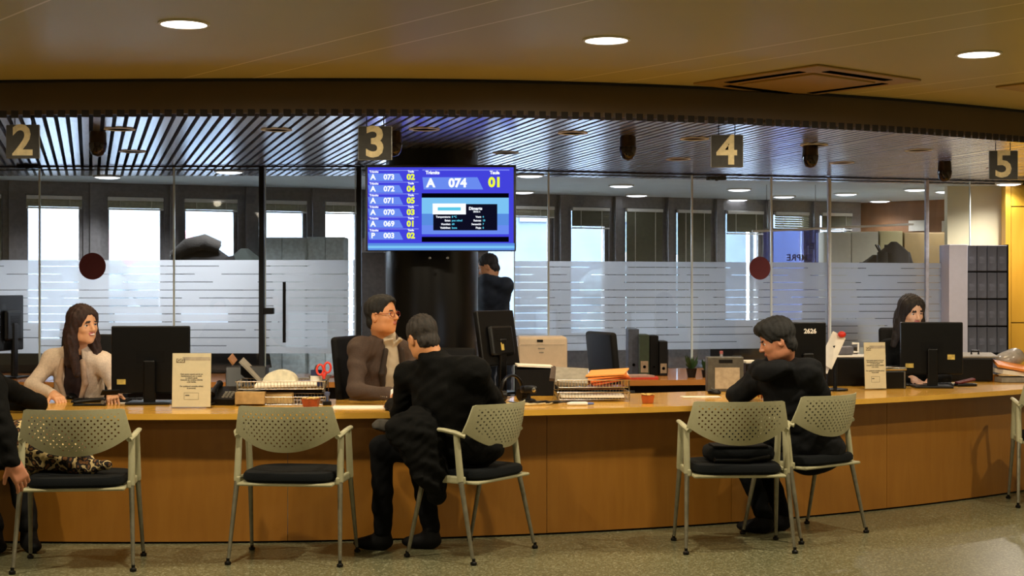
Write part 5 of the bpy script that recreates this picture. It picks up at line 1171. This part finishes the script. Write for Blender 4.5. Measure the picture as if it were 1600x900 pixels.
    if not headless:
        w = lambda *p: hc+Rh @ np.array(p); Hh = SDF(); E = lambda p, r, k=.012, op=1: Hh.ell(w(*p), r, Rh, 0, k, op)
        if hair == 'short':
            E((0, -.016, .040), (.083, .101, .088)); E((0, .03, .085), (.06, .055, .035), .03); E((0, -.052, -.035), (.064, .048, .055)); E((0, .112, -.008), (.10, .085, .100), .01, -1); E((0, .045, -.165), (.14, .15, .09), .015, -1)
            for s in (-1, 1): E((s*.088, .004, -.026), (.026, .026, .042), .008, -1)
        elif hair == 'cap':
            E((0, -.018, .038), (.080, .099, .086)); E((0, -.052, -.035), (.064, .048, .055)); E((0, .11, -.03), (.11, .085, .10), .01, -1); E((0, .045, -.165), (.14, .15, .09), .015, -1)
            for s in (-1, 1): E((s*.088, .004, -.026), (.026, .026, .042), .008, -1)
        elif hair == 'thick':
            E((0, -.018, .045), (.090, .106, .096)); E((0, .045, .095), (.066, .055, .04), .03); E((0, -.055, -.035), (.068, .05, .06)); E((0, .125, -.022), (.10, .095, .095), .012, -1); E((0, .05, -.16), (.14, .15, .09), .015, -1)
            for s in (-1, 1): E((s*.090, .010, -.026), (.026, .024, .036), .008, -1)
        else:
            E((0, -.016, .038), (.085, .104, .090), .02)
            for s in (-1, 1):
                Hh.cone(w(s*.058, .005, .05), w(s*.080, -.01, -.09), .034, .036, k=.03)
                q = A['hairl'] if s < 0 else A['hairr']; Hh.cone(w(s*.080, -.01, -.09), w(*q), .036, .022, k=.03); Hh.cone(w(s*.05, -.055, -.05), w(s*.06, -.06, -.24), .045, .03, k=.03)
            E((0, -.06, -.06), (.08, .055, .13), .03); E((.002, .120, -.024), (.062, .088, .108), .014, -1)
        R1 = np.array(Rh)
        def hd(X, Y, Z):
            x = (X-hc[0])*R1[0, 0]+(Y-hc[1])*R1[1, 0]+(Z-hc[2])*R1[2, 0]; y = (X-hc[0])*R1[0, 1]+(Y-hc[1])*R1[1, 1]+(Z-hc[2])*R1[2, 1]
            return .0016*np.sin(260*x+40*y+6*np.sin(14*Z))+.0014*np.sin(230*y-60*x+5*np.sin(11*Z))
        Hh.build('hair', [M_hair[hairk]], t, .0035, hd, O)
    return t, R, np.array(O), Rh
# --- clerk in cream jacket (left)
M_jcream = mat('jacket_cream', 'd0bca8', .9, var=.08, scale=90, bump=.15); M_plum = mat('top_plum', '1e0a10', .8)
J = dict(head=P(130, 507, 9.02), face=(.80, -.60), pitch=-.12, roll=.10, sl=P(161, 566, 9.12), sr=P(82, 562, 9.16), el=P(182, 606, 9.0), er=P(50, 603, 9.06),
         wl=P(176, 617, 8.78), wr=P(84, 617, 8.86), hl=((.25, -.9, -.15), (-.2, -.1, 1), .4), hr=((.62, -.72, -.22), (0, -.1, 1), .32), hips=(-2.72, 9.30, .56), kl=(-2.55, 8.86, .52), kr=(-2.80, 8.84, .52), al=(-2.55, 8.80, .08), ar=(-2.80, 8.78, .08), toe=(0, -1),
         hairl=(-.085, .06, -.27), hairr=(.085, .05, -.29))
person('person with long dark hair in a cream jacket smiling behind the counter at left', J, SK1, M_jcream, M_blackmat, 'auburn', 'long', shirt=M_plum, smile=1, fem=1, girth=.86, sleeve=.84, fold=.003)
loose(P(172, 613, 8.62), (.10, .06, .008), (-.5, 0, .5), M_blackmat, 'booklet', 'dark booklet held by the clerk in cream jacket', 'booklet')
# --- man with glasses
M_jbrown = mat('jacket_brown', '43332a', .85, var=.1, scale=120, bump=.1); M_shirt = mat('shirt_cream', 'b8aa94', .8, var=.04)
J = dict(head=P(597, 493, 8.92), face=(.90, -.44), pitch=.05, roll=0, sl=P(642, 553, 9.16), sr=P(560, 545, 8.86), el=P(650, 604, 8.98), er=P(556, 610, 8.72),
         wl=P(636, 614, 8.78), wr=P(611, 616, 8.56), hl=((-.6, -.7, -.1), (0, -.1, 1), .45), hr=((.95, .05, -.15), (-.05, -.2, 1), .4), hips=(-.88, 9.12, .56), kl=(-.55, 8.86, .52), kr=(-.70, 8.72, .52), al=(-.50, 8.80, .08), ar=(-.72, 8.62, .08), toe=(.5, -.8))
t, R, O, Rh = person('person with short dark hair and red framed glasses in a brown jacket behind the counter', J, SK2, M_jbrown, M_blackmat, 'black', 'short', shirt=M_shirt, buttons=True, collar=True, girth=.92, sleeve=.92)
hc = np.array(J['head'])-O; g = MB(Matrix(np.vstack([np.hstack([Rh, hc[:, None]]), [0, 0, 0, 1]]).tolist()))
for s in (-1, 1):
    g.tube([(s*.032+.024*math.cos(a)*(1), .099-.006*abs(math.cos(a)), .004+.0155*math.sin(a)) for a in np.linspace(0, 2*PI, 22)[:-1]], .0019, n=6, closed=True); g.tube([(s*.056, .095, .008), (s*.078, .05, .010), (s*.080, .0, .010)], .0020, n=6)
g.tube([(-.008, .1, .008), (0, .103, .011), (.008, .1, .008)], .002, n=6); g.build('glasses', mat('spectacle_red', '6c1c14', .3), t)
w_ = np.array(J['wr'])-O+np.array((.012, 0, 0)); MB().tube([w_-np.array((.012, 0, 0)), w_+np.array((.012, 0, 0))], .0335, n=20).build('shirt_cuff', M_white, t, smooth=True)
# --- man in black (middle), seen from behind
M_jblack = mat('jacket_black', '0b0b0a', .85, spec=.12, var=.2, scale=60, bump=.1); M_trb = mat('trousers_black', '0a0b0d', .9, spec=.12, var=.2); M_jhood = mat('jacket_charcoal', '17181a', .8, spec=.12, var=.15, scale=50, bump=.1)
J = dict(head=P(660, 528, 7.84), face=(-.50, .86), pitch=-.42, roll=-.12, sl=P(640, 588, 7.98), sr=P(740, 580, 7.66), el=P(628, 648, 8.10), er=P(775, 640, 7.90),
         wl=P(612, 634, 8.38), wr=P(716, 632, 8.30), hl=((.2, .9, -.1), (.1, 0, 1), .4), hr=((-.8, .5, -.1), (0, .1, 1), .4), hips=P(722, 706, 7.86), kl=(-.70, 7.93, .56), kr=(-.52, 8.06, .53), al=(-.70, 7.98, .08), ar=(-.44, 8.02, .08), toe=(-.9, .15))
t, *_ = person('person in a black jacket seen from behind, seated before the man with glasses', J, SK2, M_jblack, M_trb, 'greyingbrown', 'cap', girth=1.15, sleeve=1.12, fold=.006, collar=True)
# coat laid over the thighs
c = SDF(); a = np.array(P(655, 675, 7.78)); c.ell(a, (.16, .12, .10), None, k=.05); c.cone(a+(.03, -.06, 0), a+(.06, -.07, -.20), .10, .085, k=.06); c.cone(a+(.06, -.07, -.20), a+(.10, -.06, -.32), .085, .05, k=.05); c.cone(a+(-.10, -.04, .02), a+(-.02, -.07, -.12), .07, .06, k=.05); c.ell(a+(.0, .0, .08), (.10, .09, .05), None, k=.04)
o = c.build('coat', [M_jblack], None, .006, folds(.008, 34, 2), tuple(a)); o.location = a; tag(o, 'black coat draped over the thighs of the person in black jacket', 'coat')
c = SDF(); a = np.array(P(597, 664, 8.05)); c.ell(a, (.055, .04, .035), None, k=.03); c.ell(a+(.03, 0, -.01), (.04, .04, .035), None, k=.02)
o = c.build('scarf', [mat('scarf_grey', '4a4640', .9)], None, .005, folds(.004, 50, 2), tuple(a)); o.location = a; tag(o, 'grey cloth bundle on the knee under the counter edge', 'cloth')
# --- man in hooded jacket (right)
J = dict(head=P(1214, 533, 8.32), face=(-.97, .05), pitch=-.38, roll=.05, sl=P(1190, 592, 8.60), sr=P(1262, 582, 8.26), el=P(1150, 618, 8.72), er=P(1288, 636, 8.36),
         wl=P(1178, 606, 8.95), wr=P(1196, 601, 8.64), hl=((.35, .5, -.05), (0, .1, 1), .5), hr=((-.95, .15, .02), (0, -.25, 1), .3), hips=P(1268, 706, 8.52), kl=(1.30, 8.55, .53), kr=(1.44, 8.73, .53), al=(1.46, 8.52, .08), ar=(1.58, 8.62, .08), toe=(-.9, .4))
t, *_ = person('person in a charcoal hooded jacket leaning on the counter at right', J, SK3, M_jhood, M_trb, 'black', 'thick', girth=1.1, sleeve=1.12, fold=.006, hood=True, collar=True)
# --- clerk in black (right)
J = dict(head=P(1424, 487, 10.55), face=(.30, -.95), pitch=-.30, roll=.06, sl=P(1462, 547, 10.6), sr=P(1388, 544, 10.72), el=P(1476, 592, 10.5), er=P(1374, 594, 10.6),
         wl=P(1456, 594, 10.32), wr=P(1428, 594, 10.32), hl=((-.5, -.7, -.35), (0, -.2, 1), .35), hr=((.5, -.7, -.35), (0, -.2, 1), .35), hips=(2.92, 10.86, .56), kl=(3.02, 10.66, .52), kr=(2.80, 10.66, .52), al=(3.0, 10.72, .08), ar=(2.8, 10.72, .08), toe=(0, -1),
         hairl=(-.075, .03, -.16), hairr=(.12, .01, -.24))
person('person with long brown hair in black working behind the rightmost monitor', J, SK4, M_jblack, M_blackmat, 'darkbrown', 'long', fem=1, girth=.86, sleeve=.84, fold=.003)
# --- person at the left edge, elbow on the counter
J = dict(head=(-3.22, 7.95, 1.20), face=(.4, .9), pitch=-.1, sl=(-3.30, 7.95, .97), sr=P(-22, 592, 7.88), el=(-3.40, 8.12, .80), er=P(58, 630, 8.14), wl=(-3.15, 8.35, .79), wr=P(-40, 637, 8.42), hl=((.3, .9, 0), (0, 0, 1), .4), hr=((-.9, .2, 0), (0, 0, 1), .4),
         hips=(-3.10, 7.72, .56), kl=(-2.92, 8.02, .50), kr=(-2.70, 8.02, .50), al=(-2.80, 7.96, .10), ar=(-2.62, 7.98, .10), toe=(.5, -.8))
person('person in black leaning an elbow on the counter at the left edge', J, SK1, M_jblack, M_blackmat, 'darkbrown', 'short', fem=1, girth=.95, sleeve=.95, res=.006)
# --- nearer person at the left edge whose hand hangs down
J = dict(head=(-2.86, 6.75, 1.30), face=(.1, 1), pitch=0, sl=(-3.02, 6.75, 1.04), sr=P(-16, 606, 6.85), el=(-3.08, 6.72, .78), er=P(6, 676, 6.78), wl=(-3.02, 6.82, .60), wr=P(18, 722, 6.74), hl=((.2, .9, -.3), (0, 0, 1), .4), hr=((.38, .1, -.72), (.55, -.75, .25), .42),
         hips=(-2.84, 6.78, .56), kl=(-3.00, 7.15, .52), kr=(-2.80, 7.15, .52), al=(-3.00, 7.12, .08), ar=(-2.80, 7.12, .08), toe=(0, 1))
person('person in black at the left edge whose open hand hangs beside the leopard print cloth', J, SK3, M_jblack, M_blackmat, 'black', 'short', girth=.95, sleeve=1.0, res=.0045)
dup(vc, (-2.84, 6.80, 0), 0, 'visitor chair nearest to the camera, outside the left edge')
# --- standing man behind the glass
M_suit = mat('suit_navy', '12161f', .85, var=.1)
J = dict(head=P(763, 417, 13.9), face=(-.85, .25), pitch=-.45, roll=0, sl=(-.34, 14.0, 1.44), sr=(-.06, 13.78, 1.44), el=(-.40, 14.1, 1.14), er=(-.12, 13.78, 1.12), wl=(-.58, 14.0, 1.05), wr=(-.38, 13.85, 1.02), hl=((-.9, -.2, 0), (0, 0, 1), .4), hr=((-.9, .1, 0), (0, 0, 1), .4),
         hips=(-.14, 13.95, .95), kl=(-.24, 14.0, .50), kr=(-.08, 13.9, .50), al=(-.22, 14.02, .08), ar=(-.06, 13.92, .08), toe=(-.9, .2))
person('standing person in a dark navy suit behind the column with head bowed', J, SK2, M_suit, M_suit, 'greyingbrown', 'cap', girth=1.05, res=.0055, shirt=None)
# --- leopard print cloth on the left chair
def leopard():
    m = bpy.data.materials.new('leopard_print'); m.use_nodes = True; nt = m.node_tree; b = nt.nodes['Principled BSDF']; b.inputs['Roughness'].default_value = .85
    tc = nt.nodes.new('ShaderNodeTexCoord'); ns = nt.nodes.new('ShaderNodeTexNoise'); ns.inputs['Scale'].default_value = 14; nt.links.new(tc.outputs['Object'], ns.inputs['Vector'])
    mx0 = nt.nodes.new('ShaderNodeMix'); mx0.data_type = 'VECTOR'; mx0.inputs[0].default_value = .06; nt.links.new(tc.outputs['Object'], mx0.inputs[4]); nt.links.new(ns.outputs['Color'], mx0.inputs[5])
    v = nt.nodes.new('ShaderNodeTexVoronoi'); v.inputs['Scale'].default_value = 38; nt.links.new(mx0.outputs[1], v.inputs['Vector'])
    r = nt.nodes.new('ShaderNodeValToRGB'); r.color_ramp.interpolation = 'CONSTANT'; e = r.color_ramp.elements; e[0].color = lin('6c4620'); e[1].position = .34; e[1].color = lin('140a06')
    x = e.new(.62); x.color = lin('c4ac78'); nt.links.new(v.outputs['Distance'], r.inputs[0]); nt.links.new(r.outputs[0], b.inputs['Base Color']); return m
c0 = CH[0]; a = np.array((c0.location.x-.10, c0.location.y+.05, .50)); c = SDF()
c.cone(a+(-.18, -.02, .13), a+(.06, -.02, .05), .12, .085, k=.05); c.cone(a+(.06, -.02, .04), a+(.17, -.05, .005), .065, .035, k=.04); c.cone(a+(.16, -.06, .0), a+(.24, -.08, .012), .030, .024, k=.02); c.ell(a+(-.12, .03, .03), (.14, .12, .06), None, k=.05)
c.box(a+(0, 0, -.121), (.6, .6, .10), None, .001, k=.004, op=-1)
o = c.build('leopard_cloth', [leopard()], None, .005, folds(.006, 36, 1), tuple(a)); o.location = a; tag(o, 'leopard print cloth bunched on the seat of the left visitor chair', 'cloth')
